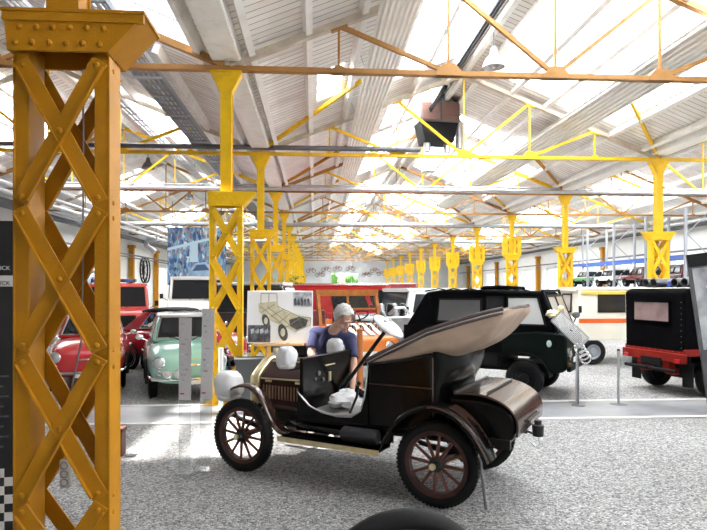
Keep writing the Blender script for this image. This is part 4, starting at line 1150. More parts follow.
        for s in (1,-1):
            g = MB(); g.bx(.62,1.0,s*.33-.25,s*.33+.25,.78,.98); g.bx(.55,.63,s*.33-.25,s*.33+.25,.9,1.32); g.build('seat', mat('dark_red_seat',(.16,.03,.025),.6), t, bevel=.03)
        g = MB(); g.torus((1.22,.33,1.22),(-.5,0,.85),.19,.014,24,8); g.tube((1.22,.33,1.22),(1.5,.33,.95),.014); g.build('steering_wheel', matte_black, t)
    return t
# dark green truck under black canvas: rear axle centre from its wheels
def rear_from(px, py, hx, hd, wb=1.5, track=1.12, side=-1):
    """ground centre of the rear axle from the contact point of the camera-side front wheel"""
    d = F*EYE/(py-YH); x = (px-PX0)/F*d; n = math.hypot(hx, hd); hx, hd = hx/n, hd/n
    lx, ld = -hd, hx
    cx, cd = x - side*lx*track/2 - hx*wb, d - side*ld*track/2 - hd*wb
    X, Y = c2w(cx, cd); return Vector((X, Y, 0))
utility('dark green utility truck with black canvas top and side windows behind the veteran car', rear_from(525, 397, .86, -.51), heading(.86,-.51), green_dk, canvas_b, 'canvas')
hxr, hdr = .96, .28
d = 10.6; x = (624-PX0)/F*d; n = math.hypot(hxr,hdr); lx, ld = -hdr/n, hxr/n
cx, cd = x-lx*.66+.64*hxr, d-ld*.66+.64*hdr
X, Y = c2w(cx, cd)
redtruck = utility('red utility truck under a black canvas hood with hazy rear window beside the tilted board', Vector((X,Y,0)), heading(hxr,hdr), mat('red_oxide_paint',(.22,.012,.007),.6,0,.2,5,spec=.15), canvas_b, 'rear')
utility('open orange utility truck with wooden windscreen frame behind the bending man', Vector((*c2w(-.75,12.29),0)), heading(.45,-.89), orange_p, None, 'open', 'grey')

# --- vans and jeeps, generic
def van(name, label, cat, c, rz, col, L=3.6, W=1.6, H=1.75, hood=.5, wb=2.1, r=.30, belt=.98, rake=.25, side=((.06,.30),(.36,.64),(.70,.95)), stripe=None, top=None, roofcol=None, grille=True, hoodz=.95, tall_front=True, lamp_y=.55, frame=None, wing=False, glassm=None, zb=.36, ws=(.06,.94,.14,.88), wsm=None):
    t = thing(name, label, cat, (c.x, c.y, 0), rz)
    gm = glassm or winglass
    w = W/2; x0, x1 = -L/2, L/2; xh = x1-hood
    for x in (wb/2, -wb/2):
        for s in (1,-1): car_wheel(t, x, s*(w-.09), r, .17, 'grey')
    low = [(x0,zb),(x0,belt),(xh+.02,belt),(x1-.06,hoodz),(x1,hoodz-.06),(x1,zb)]
    g = MB(); g.prism(low, -w, w); g.build('body', col, t, bevel=.04, seg=3)
    for x in (wb/2, -wb/2) if zb < .4 else ():
        for s in (1,-1):
            g = MB(); g.prism([(x+r*1.12*math.cos(a), r+r*1.12*math.sin(a)) for a in [PI*k/10 for k in range(11)]], s*(w-.15), s*(w+.006)); g.build('wheel_arch', matte_black, t, smooth=False)
    xt = xh - rake; ti = .08
    bl = [(xh,w-.02,belt-.02),(xh,-w+.02,belt-.02),(x0+.01,-w+.02,belt-.02),(x0+.01,w-.02,belt-.02)]
    tp = [(xt,w-ti,H-.05),(xt,-w+ti,H-.05),(x0+.06,-w+ti,H-.05),(x0+.06,w-ti,H-.05)]
    g = MB(); g.hexa([bl[3],bl[2],bl[1],bl[0],tp[3],tp[2],tp[1],tp[0]]); g.build('cabin', top or col, t, bevel=.04, seg=3)
    g = MB(); g.loft([body_sec(x,ww,H-.10,H,.4,20) for x,ww in ((xt+.05,w-ti-.02),(xt-.1,w-ti+.03),(x0+.15,w-ti+.03),(x0+.03,w-ti))]); g.build('roof', roofcol or top or col, t)
    pane(t, [bl[0],bl[1],tp[1],tp[0]], *ws, wsm or gm, 'windscreen', .02, frame or matte_black, .035)
    pane(t, [bl[2],bl[3],tp[3],tp[2]], .12,.88,.2,.85, gm, 'rear_window', .02, frame or matte_black, .03)
    for q, rev in (([bl[3],bl[0],tp[0],tp[3]],0), ([bl[1],bl[2],tp[2],tp[1]],1)):
        for a, b in side:
            u0, u1 = (a,b) if not rev else (1-b,1-a)
            pane(t, q, u0,u1,.16,.82, gm, 'side_window', .014, frame or matte_black, .03)
    for s in (1,-1):
        lamp_round(t, (x1+.005,s*lamp_y,hoodz-.22), (1,0,0), .085)
        g = MB(); g.bx(x1,x1+.02,s*(lamp_y+.02)-.05,s*(lamp_y+.02)+.05,hoodz-.42,hoodz-.36); g.build('indicator', amber, t, smooth=False)
        g = MB(); g.bx(x0-.02,x0,s*(w-.12)-.05,s*(w-.12)+.05,.6,.75); g.build('tail_lamp', redlens, t, smooth=False)
        g = MB(); g.path([(xh,s*w,belt+.02),(xh+.05,s*(w+.16),belt+.1)], .010, 6); g.box((xh+.06,s*(w+.18),belt+.15),(.03,.10,.15)); g.build('wing_mirror', matte_black, t)
        g = MB(); g.path([(xh+.03,s*.2,belt+.03),(xh-.09,s*.42,belt+.22)], .008, 5); g.build('wiper', matte_black, t)
    if grille:
        g = MB(); g.bx(x1-.01,x1+.012,-lamp_y+.13,lamp_y-.13,hoodz-.42,hoodz-.12)
        for k in range(7): g.bx(x1+.012,x1+.022,-lamp_y+.14,lamp_y-.14,hoodz-.40+k*.04,hoodz-.385+k*.04)
        g.build('grille', matte_black, t, smooth=False)
    for x, nm in ((x1+.06,'front_bumper'),(x0-.06,'rear_bumper')):
        g = MB(); g.bx(x-.04,x+.04,-w+.02,w-.02,zb,zb+.10); g.build(nm, galv_dark, t, bevel=.015)
    g = MB(); g.bx(x1+.10,x1+.112,-.24,.24,.37,.46); g.build('number_plate', paper, t, smooth=False)
    if stripe:
        for s in (1,-1):
            for m_, za, zb in stripe:
                g = MB(); g.bx(x0+.03,xh,min(s*(w-.01),s*(w+.006)),max(s*(w-.01),s*(w+.006)),za,zb); g.build('stripe', m_, t, smooth=False)
    return t
def groundat(px, d):
    v = at(px, 300, d); v.z = 0; return v
stripe_o = paint('orange_stripe', (.80,.15,.03)); stripe_y = paint('yellow_stripe', (.85,.62,.10))
hz_ = heading(-1,-.07)
v = van('camper_van', 'cream van with orange side stripe and yellow roof line behind the red truck', 'van', groundat(353.5+597*7.1/14.32,14.32), hz_, cream_p, 4.2, 1.36, 1.77, .05, 3.4, .29, 1.12, .04, ((.20,.46),(.74,.89)), ((stripe_o,.95,1.05),), None, None, False, 1.10, zb=.56, ws=(.30,.68,.15,.80), wsm=mat('pale_end_glass',(.42,.36,.32),.3))
g = MB(); g.bx(-1.95,1.98,-.655,.655,1.60,1.66); g.build('roof_band', stripe_y, v, smooth=False)
#van('canvas_van', 'small vehicle with beige canvas rear and square window beside the cream van', 'truck', groundat(555,17.0), heading(.3,1), tan_cv, 2.8, 1.2, 1.83, .3, 1.6, .30, .9, .1, ((.1,.4),(.5,.9)), None, tan_cv, tan_cv, True, .9, glassm=mat('brownish_foil',(.45,.36,.30),.4))
van('fire_truck', 'light red fire jeep with dark roof bar parked behind the small red cars', 'jeep', groundat(118,17.8), heading(.38,-.92), fire_p, 3.9, 1.7, 1.88, 1.1, 2.3, .36, 1.15, .2, ((.1,.4),(.5,.9)), None, None, None, True, 1.12)
v = groundat(118,17.8)
t = thing('roof_light_bar', 'dark blue light bar mounted across the roof of the red fire jeep', 'light bar', (v.x+.0, v.y-.35, 1.88), heading(.14,-1)+PI/2)
g = MB(); g.bx(-.62,.62,-.10,.10,.03,.13); g.build('housing', mat('navy_plastic',(.02,.025,.05),.3), t, bevel=.02)
for k in (-.45,.45):
    g = MB(); g.bx(k-.12,k+.12,-.11,.11,.035,.12); g.build('lens', mat('blue_lens',(.05,.09,.35),.15,coat=.5), t, bevel=.01)
g = MB(); g.bx(-.5,-.46,-.05,.05,0,.04); g.bx(.46,.5,-.05,.05,0,.04); g.build('mount', matte_black, t, smooth=False)
van('white_ambulance', 'tall white box van with wide windscreen under the blue mural', 'van', groundat(197,19.6), heading(.27,-.96), white_car, 4.0, 1.75, 2.10, .55, 2.4, .34, 1.35, .18, ((.1,.3),(.4,.6),(.7,.95)), None, None, None, True, 1.15)
van('white_jeep', 'white jeep with side windows behind the steering wheel of the veteran car', 'jeep', groundat(421,16.2), heading(-.90,-.43), white_car, 3.5, 1.6, 1.74, .8, 2.1, .34, 1.05, .18, ((.06,.44),(.50,.92)), None, None, None, True, 1.02)
van('red_van', 'red van whose rounded roof shows behind the orange truck', 'van', groundat(352,19.0), heading(1,-.12), red_p, 4.2, 1.7, 1.86, .5, 2.3, .33, 1.0, .45, ((.45,.75),(.80,.95)), None, None, None, True, .95)
van('grey_van', 'dark car with long pale grey roof behind the picture board', 'car', groundat(274,16.9), heading(1,-.1), paint('charcoal_paint',(.03,.03,.035)), 2.9, 1.6, 1.90, .6, 2.2, .32, 1.1, .5, ((.06,.30),(.36,.64),(.70,.95)), None, None, grey_roof, True, 1.0)
van('dark_van', 'navy dark van roof beyond the red van at the end of the hall', 'van', groundat(318,27.5), heading(1,0), paint('navy_paint',(.03,.04,.07)), 4.4, 1.7, 1.95, .5, 2.4, .33, 1.1, .4, ((.1,.4),(.5,.9)))
van('red_car', 'dark red small van further back between red van and white jeep', 'van', groundat(389,23), heading(1,.1), paint('dark_red_paint',(.28,.03,.03)), 3.6, 1.6, 1.93, .5, 2.2, .33, 1.05, .4, ((.1,.4),(.5,.9)))
# ------------------------------------------------------------------ the man bending over the car
def P(px, py, d): return at(px, py, d)
head = P(343.5, 319, 6.32); neck = P(333, 331, 6.50); chest = P(329, 346, 6.68); belly = P(328, 366, 6.84); pelvis = P(327, 383, 6.95)
shL, shR = P(316, 333, 6.68), P(350, 339, 6.50)      # left and right in the photo
elL, elR = P(311, 353, 6.55), P(353.5, 364, 6.32)
haL, haR = P(318, 372, 6.28), P(352, 391, 6.10)
hipL, hipR = P(319, 388, 7.0), P(335, 389, 6.96)
knL, knR = P(318, 412, 6.95), P(336, 412, 6.88)
ftL, ftR = P(318, 300, 7.02), P(337, 300, 6.95); ftL.z = .09; ftR.z = .09
man = thing('person', 'grey-haired man in a navy t-shirt bending over the front of the veteran car', 'person', (pelvis.x, pelvis.y, 0))
inv = Matrix.Translation(-Vector((pelvis.x, pelvis.y, 0)))
def L_(v): return inv @ Vector(v)
fd = (head-neck).normalized()
vdir = Vector((0.35,-.75,-.55)).normalized()         # where he looks: down into the car
up_h = Vector((.10,-.45,.88)); up_h = (up_h - vdir*up_h.dot(vdir)).normalized(); side = vdir.cross(up_h).normalized()
HM = Matrix((side, vdir, up_h)).transposed()         # columns: side, forward, up
def hp(x, y, z): return L_(head) + HM @ Vector((x, y, z))*1.10
g = MB()
C = lambda a, ra, b, rb: g.capsule(L_(a), ra, L_(b), rb)
C(pelvis, .135, belly, .125); C(belly, .125, chest, .135); C(chest, .135, (shL+shR)/2, .11); C(shL, .062, shR, .062); C((shL+shR)/2, .07, neck, .056); C(neck, .055, head, .06)
for s, e, h in ((shL,elL,haL),(shR,elR,haR)):
    C(s, .056, e, .043); C(e, .043, h, .029)
    d_ = (h-e).normalized(); sd = d_.cross(Vector((0,0,1))).normalized(); nn = sd.cross(d_)
    pc = h + d_*.045
    g.ball(L_(pc), (.042,.045,.022), 14, 10, rot=Matrix((sd, d_, nn)).transposed())
    for k, (o, ln) in enumerate(((-.030,.062),(-.010,.074),(.011,.070),(.030,.054))):
        b0 = h + d_*.078 + sd*o; b1 = b0 + d_*ln*.55 - nn*.008; b2 = b1 + d_*ln*.40 - nn*.03
        g.capsule(L_(b0), .0105, L_(b1), .0095, 8); g.capsule(L_(b1), .0095, L_(b2), .008, 8)
    t0 = h + d_*.025 + sd*.034; t1 = t0 + sd*.03 + d_*.03 - nn*.012; t2 = t1 + d_*.03 + sd*.004 - nn*.012
    g.capsule(L_(t0), .0125, L_(t1), .011, 8); g.capsule(L_(t1), .011, L_(t2), .009, 8)
for hpv, k, f_ in ((hipL,knL,ftL),(hipR,knR,ftR)):
    C(hpv, .088, k, .06); C(k, .06, f_, .043); C(f_+Vector((0,.04,-.03)), .045, f_+Vector((.03,-.17,-.05)), .038)
C(pelvis, .13, (hipL+hipR)/2, .12)
# skull, jaw, nose, brow, ears
g.ball(hp(0,-.005,.035), (.076,.096,.092), 20, 14, rot=HM); g.ball(hp(0,.022,-.045), (.060,.070,.070), 18, 12, rot=HM)
g.capsule(hp(0,.098,.012), .010, hp(0,.116,-.022), .015, 8); g.ball(hp(0,.080,-.090),(.026,.022,.020),12,8,rot=HM); g.capsule(hp(-.035,.088,.030), .010, hp(.035,.088,.030), .010, 8)
for s in (-1,1): g.ball(hp(s*.079,-.005,-.005),(.012,.020,.032),12,8,rot=HM); g.ball(hp(s*.045,.070,-.03),(.02,.02,.022),10,8,rot=HM)
body = g.build('body', skin, man, remesh=.0062, smo=4)
# face details and hair
for s in (-1,1):
    g = MB(); g.ball(hp(s*.032,.079,.010),(.009,.006,.004),12,8,rot=HM); e = g.build('eye', mat('eye_white',(.40,.36,.34),.4), man)
    g = MB(); g.ball(hp(s*.032,.084,.007),(.005,.003,.004),10,6,rot=HM); g.build('iris', matte_black, e)
    g = MB(); g.capsule(hp(s*.016,.098,.034), .004, hp(s*.05,.086,.036), .003, 6); g.build('eyebrow', mat('eyebrow_grey',(.40,.38,.37),.7), man)
g = MB(); g.capsule(hp(-.022,.090,-.054), .0045, hp(.022,.090,-.054), .0045, 6); g.build('mouth', mat('lips',(.42,.17,.14),.5), man)
hair_m = mat('grey_hair', (.66,.64,.62), .75, 0, .25, 40, .6, 90)
g = MB(); n, m_ = 30, 14; rings = []
for j in range(m_+1):
    th = PI*.60*j/m_; row = []
    for i in range(n):
        a = 2*PI*i/n; dx, dy, dz = math.sin(th)*math.cos(a), math.sin(th)*math.sin(a), math.cos(th)
        lim = .60*PI if dy < .25 else (.40*PI if dy < .6 else .30*PI)
        th2 = lim*j/m_; dx, dy, dz = math.sin(th2)*math.cos(a), math.sin(th2)*math.sin(a), math.cos(th2)
        k = 1.02 + .09*noise.noise(Vector((dx*5,dy*5,dz*5))) + .03*noise.noise(Vector((dx*16,dy*16,dz*16)))
        row.append(hp(dx*.094*k, -.012+dy*.114*k, .036+dz*.114*k))
    rings.append(row)
g.loft(rings, caps=True); g.build('hair', hair_m, man)
# t-shirt and trousers follow the body
navy = mat('navy_cotton', (.032,.036,.105), .85, 0, .15, 9, .35, 18)
g = MB()
C(pelvis+Vector((0,0,.02)), .150, belly, .146); C(belly, .146, chest, .155); C(chest, .155, (shL+shR)/2, .128); C(shL, .078, shR, .078); C((shL+shR)/2, .09, neck.lerp((shL+shR)/2,.35), .072)
for s, e in ((shL,elL),(shR,elR)): g.tube(L_(s)-(L_(e)-L_(s)).normalized()*.03, L_(s.lerp(e,.80)), .074, .066, n=16); g.ball(L_(s),.076,14,10)
g.build('t_shirt', navy, man, remesh=.009, smo=3)
g = MB()
C(pelvis, .146, pelvis+Vector((0,0,-.06)), .14)
for hpv, k, f_ in ((hipL,knL,ftL),(hipR,knR,ftR)): C(hpv, .102, k, .078); g.tube(L_(k), L_(f_)+Vector((0,0,.03)), .077, .066, n=16)
g.build('trousers', mat('dark_trousers', (.03,.032,.04), .85), man, remesh=.011, smo=3)
for f_ in (ftL, ftR):
    g = MB(); g.capsule(L_(f_)+Vector((-.005,.05,-.035)), .052, L_(f_)+Vector((.03,-.17,-.048)), .042, 12); g.build('shoe', matte_black, man)

# ------------------------------------------------------------------ picture board on an easel
def board_frame(px0, px1, d0, d1, ztop, zbot, lean=0.0):
    a = at(px0, 300, d0); b = at(px1, 300, d1); a.z = b.z = 0
    return a, b
a, b = board_frame(246.5, 312.5, 8.25, 8.25, 0, 0); w_ = (b-a).length; rz = math.atan2((b-a).y, (b-a).x)
zb_, zt_ = EYE-(343-YH)*8.25/F, EYE-(290.5-YH)*8.25/F
t = thing('picture_board', 'white picture board with a drawn car chassis standing on a wooden easel behind the bonnet', 'board', ((a.x+b.x)/2, (a.y+b.y)/2, zb_), rz)
t.rotation_euler = (R(-6), 0, rz)
H_ = zt_-zb_
g = MB(); g.bx(-w_/2, w_/2, 0, .022, 0, H_); g.build('board', paper, t, bevel=.003)
bw_dark = mat('photo_print_dark', (.10,.10,.11), .5, 0, .75, 16); bw_mid = mat('photo_print_grey', (.42,.42,.45), .5, 0, .6, 14)
ink = mat('drawing_ink', (.30,.25,.16), .7); wash = mat('drawing_wash', (.62,.57,.40), .7, 0, .25, 10); inkdark = mat('drawing_dark', (.09,.085,.08), .7, 0, .5, 40)
def U(u, v, o=0): return (-w_/2+u*w_, -.003-o, H_*(1-v))
def flat(poly, o=.0, t_=.003):
    g.loft([[U(u,v,o) for u,v in poly], [U(u,v,o+t_) for u,v in poly]])
g = MB(); flat([(.70,.03),(.985,.03),(.985,.30),(.70,.30)]); pp = g.build('photo_print', bw_mid, t, smooth=False)
g = MB()
for k in range(5): flat([(.71+k*.05,.16+.02*(k%2)),(.745+k*.05,.14),(.76+k*.05,.27),(.72+k*.05,.29)], .003)
g.build('printed_figures', bw_dark, pp, smooth=False)
g = MB(); flat([(.02,.66),(.36,.66),(.36,.985),(.02,.985)]); pp = g.build('photo_print', bw_dark, t, smooth=False)
g = MB()
for k in range(4): flat([(.06+k*.07,.74+.03*(k%2)),(.11+k*.07,.72),(.12+k*.07,.80),(.07+k*.07,.83)], .003)
g.build('printed_figures', bw_mid, pp, smooth=False)
g = MB(); flat([(.17,.24),(.46,.20),(.50,.36),(.84,.50),(.97,.52),(.93,.66),(.74,.78),(.60,.70),(.40,.60),(.26,.52),(.18,.40)]); dr_ = g.build('chassis_drawing', wash, t, smooth=False)
g = MB(); flat([(.64,.56),(.80,.50),(.93,.56),(.90,.68),(.76,.75),(.66,.68)], .003); g.build('drawn_engine', inkdark, dr_, smooth=False)
for cu, cv, ru, rv in ((.55,.80,.072,.16),(.29,.58,.058,.13)):
    g = MB(); pts = [(cu+ru*math.cos(2*PI*k/20)+.04*math.sin(2*PI*k/20)*.6, cv+rv*math.sin(2*PI*k/20)) for k in range(20)]; flat(pts, .004); o_ = g.build('drawn_tyre', inkdark, dr_, smooth=False)
    g = MB(); pts = [(cu+ru*.5*math.cos(2*PI*k/16), cv+rv*.5*math.sin(2*PI*k/16)) for k in range(16)]; flat(pts, .007); g.build('drawn_hub', wash, dr_, smooth=False)
g = MB()
for seg in (((.21,.26),(.21,.05)),((.21,.05),(.45,.05)),((.45,.05),(.46,.22)),((.33,.05),(.33,.22)),((.20,.30),(.60,.70)),((.46,.30),(.84,.52)),((.30,.30),(.66,.66)),((.24,.40),(.42,.26)),((.36,.50),(.56,.36)),((.48,.62),(.66,.44)),((.60,.70),(.84,.50)),((.84,.50),(.97,.52)),((.97,.52),(.96,.66)),((.74,.78),(.96,.66))):
    (u0,v0),(u1,v1) = seg; g.bar(U(u0,v0,.006), U(u1,v1,.006), .009, .003, up=(0,1,0))
g.build('drawn_lines', ink, dr_, smooth=False)
te = thing('easel', 'wooden tripod easel holding the white picture board', 'easel', ((a.x+b.x)/2, (a.y+b.y)/2, 0), rz)
wood = mat('easel_wood', (.55,.34,.16), .55, 0, .2, 8)
g = MB(); g.bar((-.04,.10,zb_+H_*.9),(-.32,-.10,0),.035,.025); g.build('leg', wood, te, smooth=False)
g = MB(); g.bar((.04,.10,zb_+H_*.9),(.32,-.10,0),.035,.025); g.build('leg', wood, te, smooth=False)
g = MB(); g.bar((0,.13,zb_+H_*.9),(0,.60,0),.035,.025); g.build('leg', wood, te, smooth=False)
g = MB(); g.bx(-.34,.34,-.055,.0,zb_-.035,zb_-.008); g.build('ledge', wood, te, smooth=False)

# ------------------------------------------------------------------ tilted photo board at the right edge
d = 7.4
p0 = at(703.5, 362, d); p1 = at(690, 254.5, d)
ang = math.atan2(p1.x-p0.x, p1.z-p0.z)
t = thing('photo_board', 'tall tilted black and white photo board at the right edge beside the red truck', 'board', (p0.x, p0.y, 0), -PSI)
g = MB(); Lb = (p1.z)/math.cos(ang); g.bx(0,1.1,0,.03,0,Lb); o = g.build('board', mat('board_dark_print',(.07,.07,.075),.5,0,.6,3), t, smooth=False)
o.rotation_euler = (R(-2), ang, 0); o.location = ((p0.x-(0))*0 - (p0.z)*math.tan(ang)*1.0, 0, .0)
g = MB(); g.bx(0,1.1,-.003,0,Lb-.16,Lb); g.build('dark_header', matte_black, o, smooth=False)
g = MB(); g.bx(.04,1.1,-.004,-.001,Lb-1.2,Lb-.18); pp = g.build('photo_print', mat('photo_print_large',(.34,.34,.36),.5,0,.8,2.6), o, smooth=False)
g = MB(); g.loft([[(.18,y,Lb-.42),(.34,y,Lb-.34),(.5,y,Lb-.5),(.8,y,Lb-.55),(1.05,y,Lb-.9),(.6,y,Lb-.85),(.3,y,Lb-.62)] for y in (-.006,-.004)]); g.build('printed_figures', mat('photo_print_light',(.72,.72,.74),.5,0,.2,8), pp, smooth=False)
g = MB(); g.bar((.7,.05,Lb*.8),(.7,.9,0.02),.04,.04); g.bar((.9,.05,Lb*.8),(.9,.9,0.02),.04,.04); g.build('prop', galv_dark, t, smooth=False)

# ------------------------------------------------------------------ dark banner and socket strip by the near column
d = 3.75; pR = at(14.0, 300, d); pL = at(-70, 300, d-.1)
rz = math.atan2((pR-pL).y, (pR-pL).x); wB = (pR-pL).length
t = thing('info_banner', 'black information banner with white lettering and chequered edge at the left border', 'banner', (pR.x, pR.y, 0), rz)
zt_ = EYE+(YH-221)*d/F
g = MB(); g.bx(-wB,0,0,.02,.02,zt_); g.build('panel', mat('banner_black',(.017,.018,.02),.5), t, smooth=False)
g = MB(); g.bx(-wB,-.002,-.003,0,EYE+(YH-286.5)*d/F,EYE+(YH-275.5)*d/F); bn = g.build('white_band', paper, t, smooth=False)
ls = .036
x_end = -.008
for nm, zz, m_ in (('lettering', 270, paper), ('lettering', 285, bw_dark)):
    text_mesh(nm, 'ENTWICK', ls, m_, t, (x_end-.176, -.004, EYE+(YH-zz)*d/F), (PI/2,0,0))
for k in range(9):
    zz = EYE+(YH-(372+k*9))*d/F
    text_mesh('small_print', ['www oo wmw o','mw owo wo mww','wo mwo www mo'][k%3], .026, bw_mid, t, (-.24, -.004, zz), (PI/2,0,0)) if False else None
g = MB(); cz = EYE+(YH-468)*d/F; sq = .055
for i in range(-1, 9):
    for j in range(7):
        x1 = -.0 - (i+1)*sq + .0; z1 = cz - j*sq
        if (i+j) % 2 == 0 and z1-sq > .03 and x1 <= 0: g.bx(x1-sq, x1, -.004, 0, z1-sq, z1)
g.build('chequer', paper, t, smooth=False)
g = MB()
for k in range(8):
    zz = EYE+(YH-(376+k*10))*d/F; g.bx(-.30+.02*(k%3), -.03-.03*(k%2), -.0035, 0, zz-.005, zz+.005)
g.build('small_print_lines', bw_dark, t, smooth=False)
d = 3.26
c = at(66, 459, d); c2 = at(66, 487, d)
t = thing('socket_strip', 'white three-way socket strip hanging on a grey cable inside the near column', 'socket strip', (c.x, c.y, c2.z), -PSI)
h_ = c.z-c2.z
g = MB(); g.bx(-.029,.029,-.02,.02,0,h_); g.build('housing', white_p, t, bevel=.008)
for k in range(3):
    g = MB(); g.lathe([(.021,0),(.021,.006),(.017,.006),(.015,-.004),(0,-.004)], (0,-.020,h_*(.2+.3*k)), (0,-1,0), 18); s_ = g.build('socket', greyp, t)
    g = MB()
    for xx in (-.007,.007): g.lathe([(0,.0),(.003,.0),(.003,.002),(0,.002)], (xx,-.016,h_*(.2+.3*k)), (0,-1,0), 8)
    g.build('contact_holes', matte_black, s_)
cab = [Vector((0,0,h_))] + [Vector(v) for v in ((-.004,0,h_+.08),(.02,.01,h_+.35),(.075,.02,h_+.65),(.085,.02,h_+1.2),(.085,.02,2.95-c2.z+.0))]
g = MB(); g.path([tuple(v) for v in cab], .005, 6); g.build('cable', greyp, t)
# red-brown stub post beside the near column
c = ground(118.5, 455)
g = MB(); g.bx(-.09,.055,-.07,.07,0,.27); g.bx(-.10,.065,-.08,.08,.25,.29)
o = g.build('stub_post', mat('red_brown_paint',(.075,.02,.014),.7,0,.2,8), None, bevel=.006); o.location = c; tag(o, 'short red-brown stub post on the gravel just right of the near column', 'post', None, 'thing')
# slim acrylic stands with printed strips
acr = glass_mat('acrylic', (.93,.94,.94), .16, (.8,.8,.8)); printm = mat('printed_strip', (.52,.50,.51), .45)
for i, (px, py, ptop, lab) in enumerate(((184.5,474,318,'left of two slim clear information stands in front of the mint car'),(204.5,471,309,'right of two slim clear information stands, next to the yellow column'))):
    c = ground(px, py); d_ = F*EYE/(py-YH)
    t = thing('info_stand', lab, 'stand', c, -PSI-.05)
    ht = EYE-(ptop-YH)*d_/F
    g = MB(); g.hexa([(-.055,-.005,.02),(.055,-.005,.02),(.055,.005,.02),(-.055,.005,.02),(-.05,-.005+.10*i,ht),(.07,-.005+.10*i,ht),(.07,.005+.10*i,ht),(-.05,.005+.10*i,ht)]); pl = g.build('acrylic_panel', acr, t, smooth=False)
    zl = EYE-(400-YH)*d_/F
    f0, f1 = (zl-.02)/(ht-.02), 1
    g = MB(); y0, y1 = -.008+.10*i*f0, -.008+.10*i; g.hexa([(-.052,y0,zl),(.062,y0,zl),(.062,y0+.002,zl),(-.052,y0+.002,zl),(-.05,y1,ht),(.07,y1,ht),(.07,y1+.002,ht),(-.05,y1+.002,ht)]); st = g.build('printed_strip', printm, pl, smooth=False)
    g = MB()
    for k in range(12):
        f = .93-k*.062; zz = zl+(ht-zl)*f; yy = y0+(y1-y0)*f
        g.bx(-.03+.01*(k%2), .035-.02*(k%3), yy-.002, yy, zz-.008, zz+.008)
    g.build('lettering', bw_mid, st, smooth=False)
    g = MB(); zz = zl+.06; yy = y0+(y1-y0)*.07; g.bx(-.04,.0,yy-.002,yy,zz-.006,zz+.006); g.build('red_line', redlens, st, smooth=False)
    g = MB(); g.bx(-.075,.075,-.07,.07,0,.02); g.build('foot', acr, t, smooth=False)
# barrier posts and white post
for px, py, h_, m_, lab in ((577,403,.88,galv,'thin grey barrier post on the far edge of the walkway before the green truck'),(618.5,405,.82,galv,'thin grey barrier post on the far edge of the walkway before the cream van')):
    c = ground(px, py)
    t = thing('barrier_post', lab, 'post', c)
    g = MB(); g.tube((0,0,.01),(0,0,h_),.021); g.build('pole', m_, t)
    g = MB(); g.lathe([(0,0),(.13,0),(.13,.012),(.03,.02),(0,.02)], n=24); g.build('foot', galv_dark, t)
    g = MB(); g.ball((0,0,h_),(.024,.024,.018),12,8); g.build('cap', matte_black, t)
c = ground(221, 409); t = thing('white_post', 'white round post standing between the yellow column and the covered front lamp', 'post', c)
g = MB(); g.tube((0,0,.01),(0,0,.88),.034); g.build('pole', white_p, t)
g = MB(); g.lathe([(0,0),(.10,0),(.10,.015),(.04,.02),(0,.02)], n=20); g.build('foot', white_p, t)
c = groundat(250, 8.7); t = thing('grey_bin', 'dark grey open bin behind the brass radiator', 'bin', c, .1)
g = MB(); bz = .72; outer = [(-.20,-.16),(.20,-.16),(.20,.16),(-.20,.16)]
g.hexa([(-.17,-.13,0),(.17,-.13,0),(.17,.13,0),(-.17,.13,0),(-.21,-.17,bz),(.21,-.17,bz),(.21,.17,bz),(-.21,.17,bz)]); g.build('body', mat('bin_grey',(.06,.065,.07),.5), t, bevel=.01)
g = MB(); g.bx(-.225,.225,-.185,-.16,bz-.03,bz+.01); g.bx(-.225,.225,.16,.185,bz-.03,bz+.01); g.bx(-.225,-.20,-.17,.17,bz-.03,bz+.01); g.bx(.20,.225,-.17,.17,bz-.03,bz+.01); g.build('rim', mat('bin_grey'  ,(0,0,0)), t, smooth=False)

# ------------------------------------------------------------------ mural, wall art, shelving
mural = bpy.data.materials.new('mural_print'); mural.use_nodes = True; nt = mural.node_tree; N = nt.nodes; Lk = nt.links
bb = N['Principled BSDF']; bb.inputs['Roughness'].default_value = .6
tc = N.new('ShaderNodeTexCoord'); mp = N.new('ShaderNodeMapping'); mp.inputs['Scale'].default_value = (1.9,1,.8); Lk.new(tc.outputs['Object'], mp.inputs[0])
vo = N.new('ShaderNodeTexVoronoi'); vo.inputs['Scale'].default_value = 7.5; Lk.new(mp.outputs[0], vo.inputs['Vector'])
no = N.new('ShaderNodeTexNoise'); no.inputs['Scale'].default_value = 2.2; no.inputs['Detail'].default_value = 8; Lk.new(mp.outputs[0], no.inputs['Vector'])
sc = N.new('ShaderNodeSeparateColor'); Lk.new(vo.outputs['Color'], sc.inputs[0])
ad = N.new('ShaderNodeMath'); ad.operation = 'ADD'; Lk.new(sc.outputs['Red'], ad.inputs[0]); Lk.new(no.outputs['Fac'], ad.inputs[1])
mu = N.new('ShaderNodeMath'); mu.operation = 'MULTIPLY'; mu.inputs[1].default_value = .62; Lk.new(ad.outputs[0], mu.inputs[0])
rp = N.new('ShaderNodeValToRGB'); e = rp.color_ramp.elements; e[0].position = .2; e[0].color = (.012,.022,.05,1); e[1].position = .95; e[1].color = (.55,.72,.80,1)
for p_, c_ in ((.38,(.03,.08,.20,1)),(.55,(.10,.22,.42,1)),(.68,(.20,.42,.55,1)),(.78,(.17,.10,.14,1))):
    k_ = e.new(p_); k_.color = c_
Lk.new(mu.outputs[0], rp.inputs[0]); Lk.new(rp.outputs[0], bb.inputs['Base Color'])
d = 22.5
a = at(167.5, 285, d); b = at(226, 285, d); rz = math.atan2((b-a).y, (b-a).x)
t = thing('mural', 'large blue mural photo of a factory hall hung high behind the white box van', 'mural', (a.x, a.y, a.z), rz)
wM = (b-a).length; hM = at(167.5, 227.5, d).z-a.z
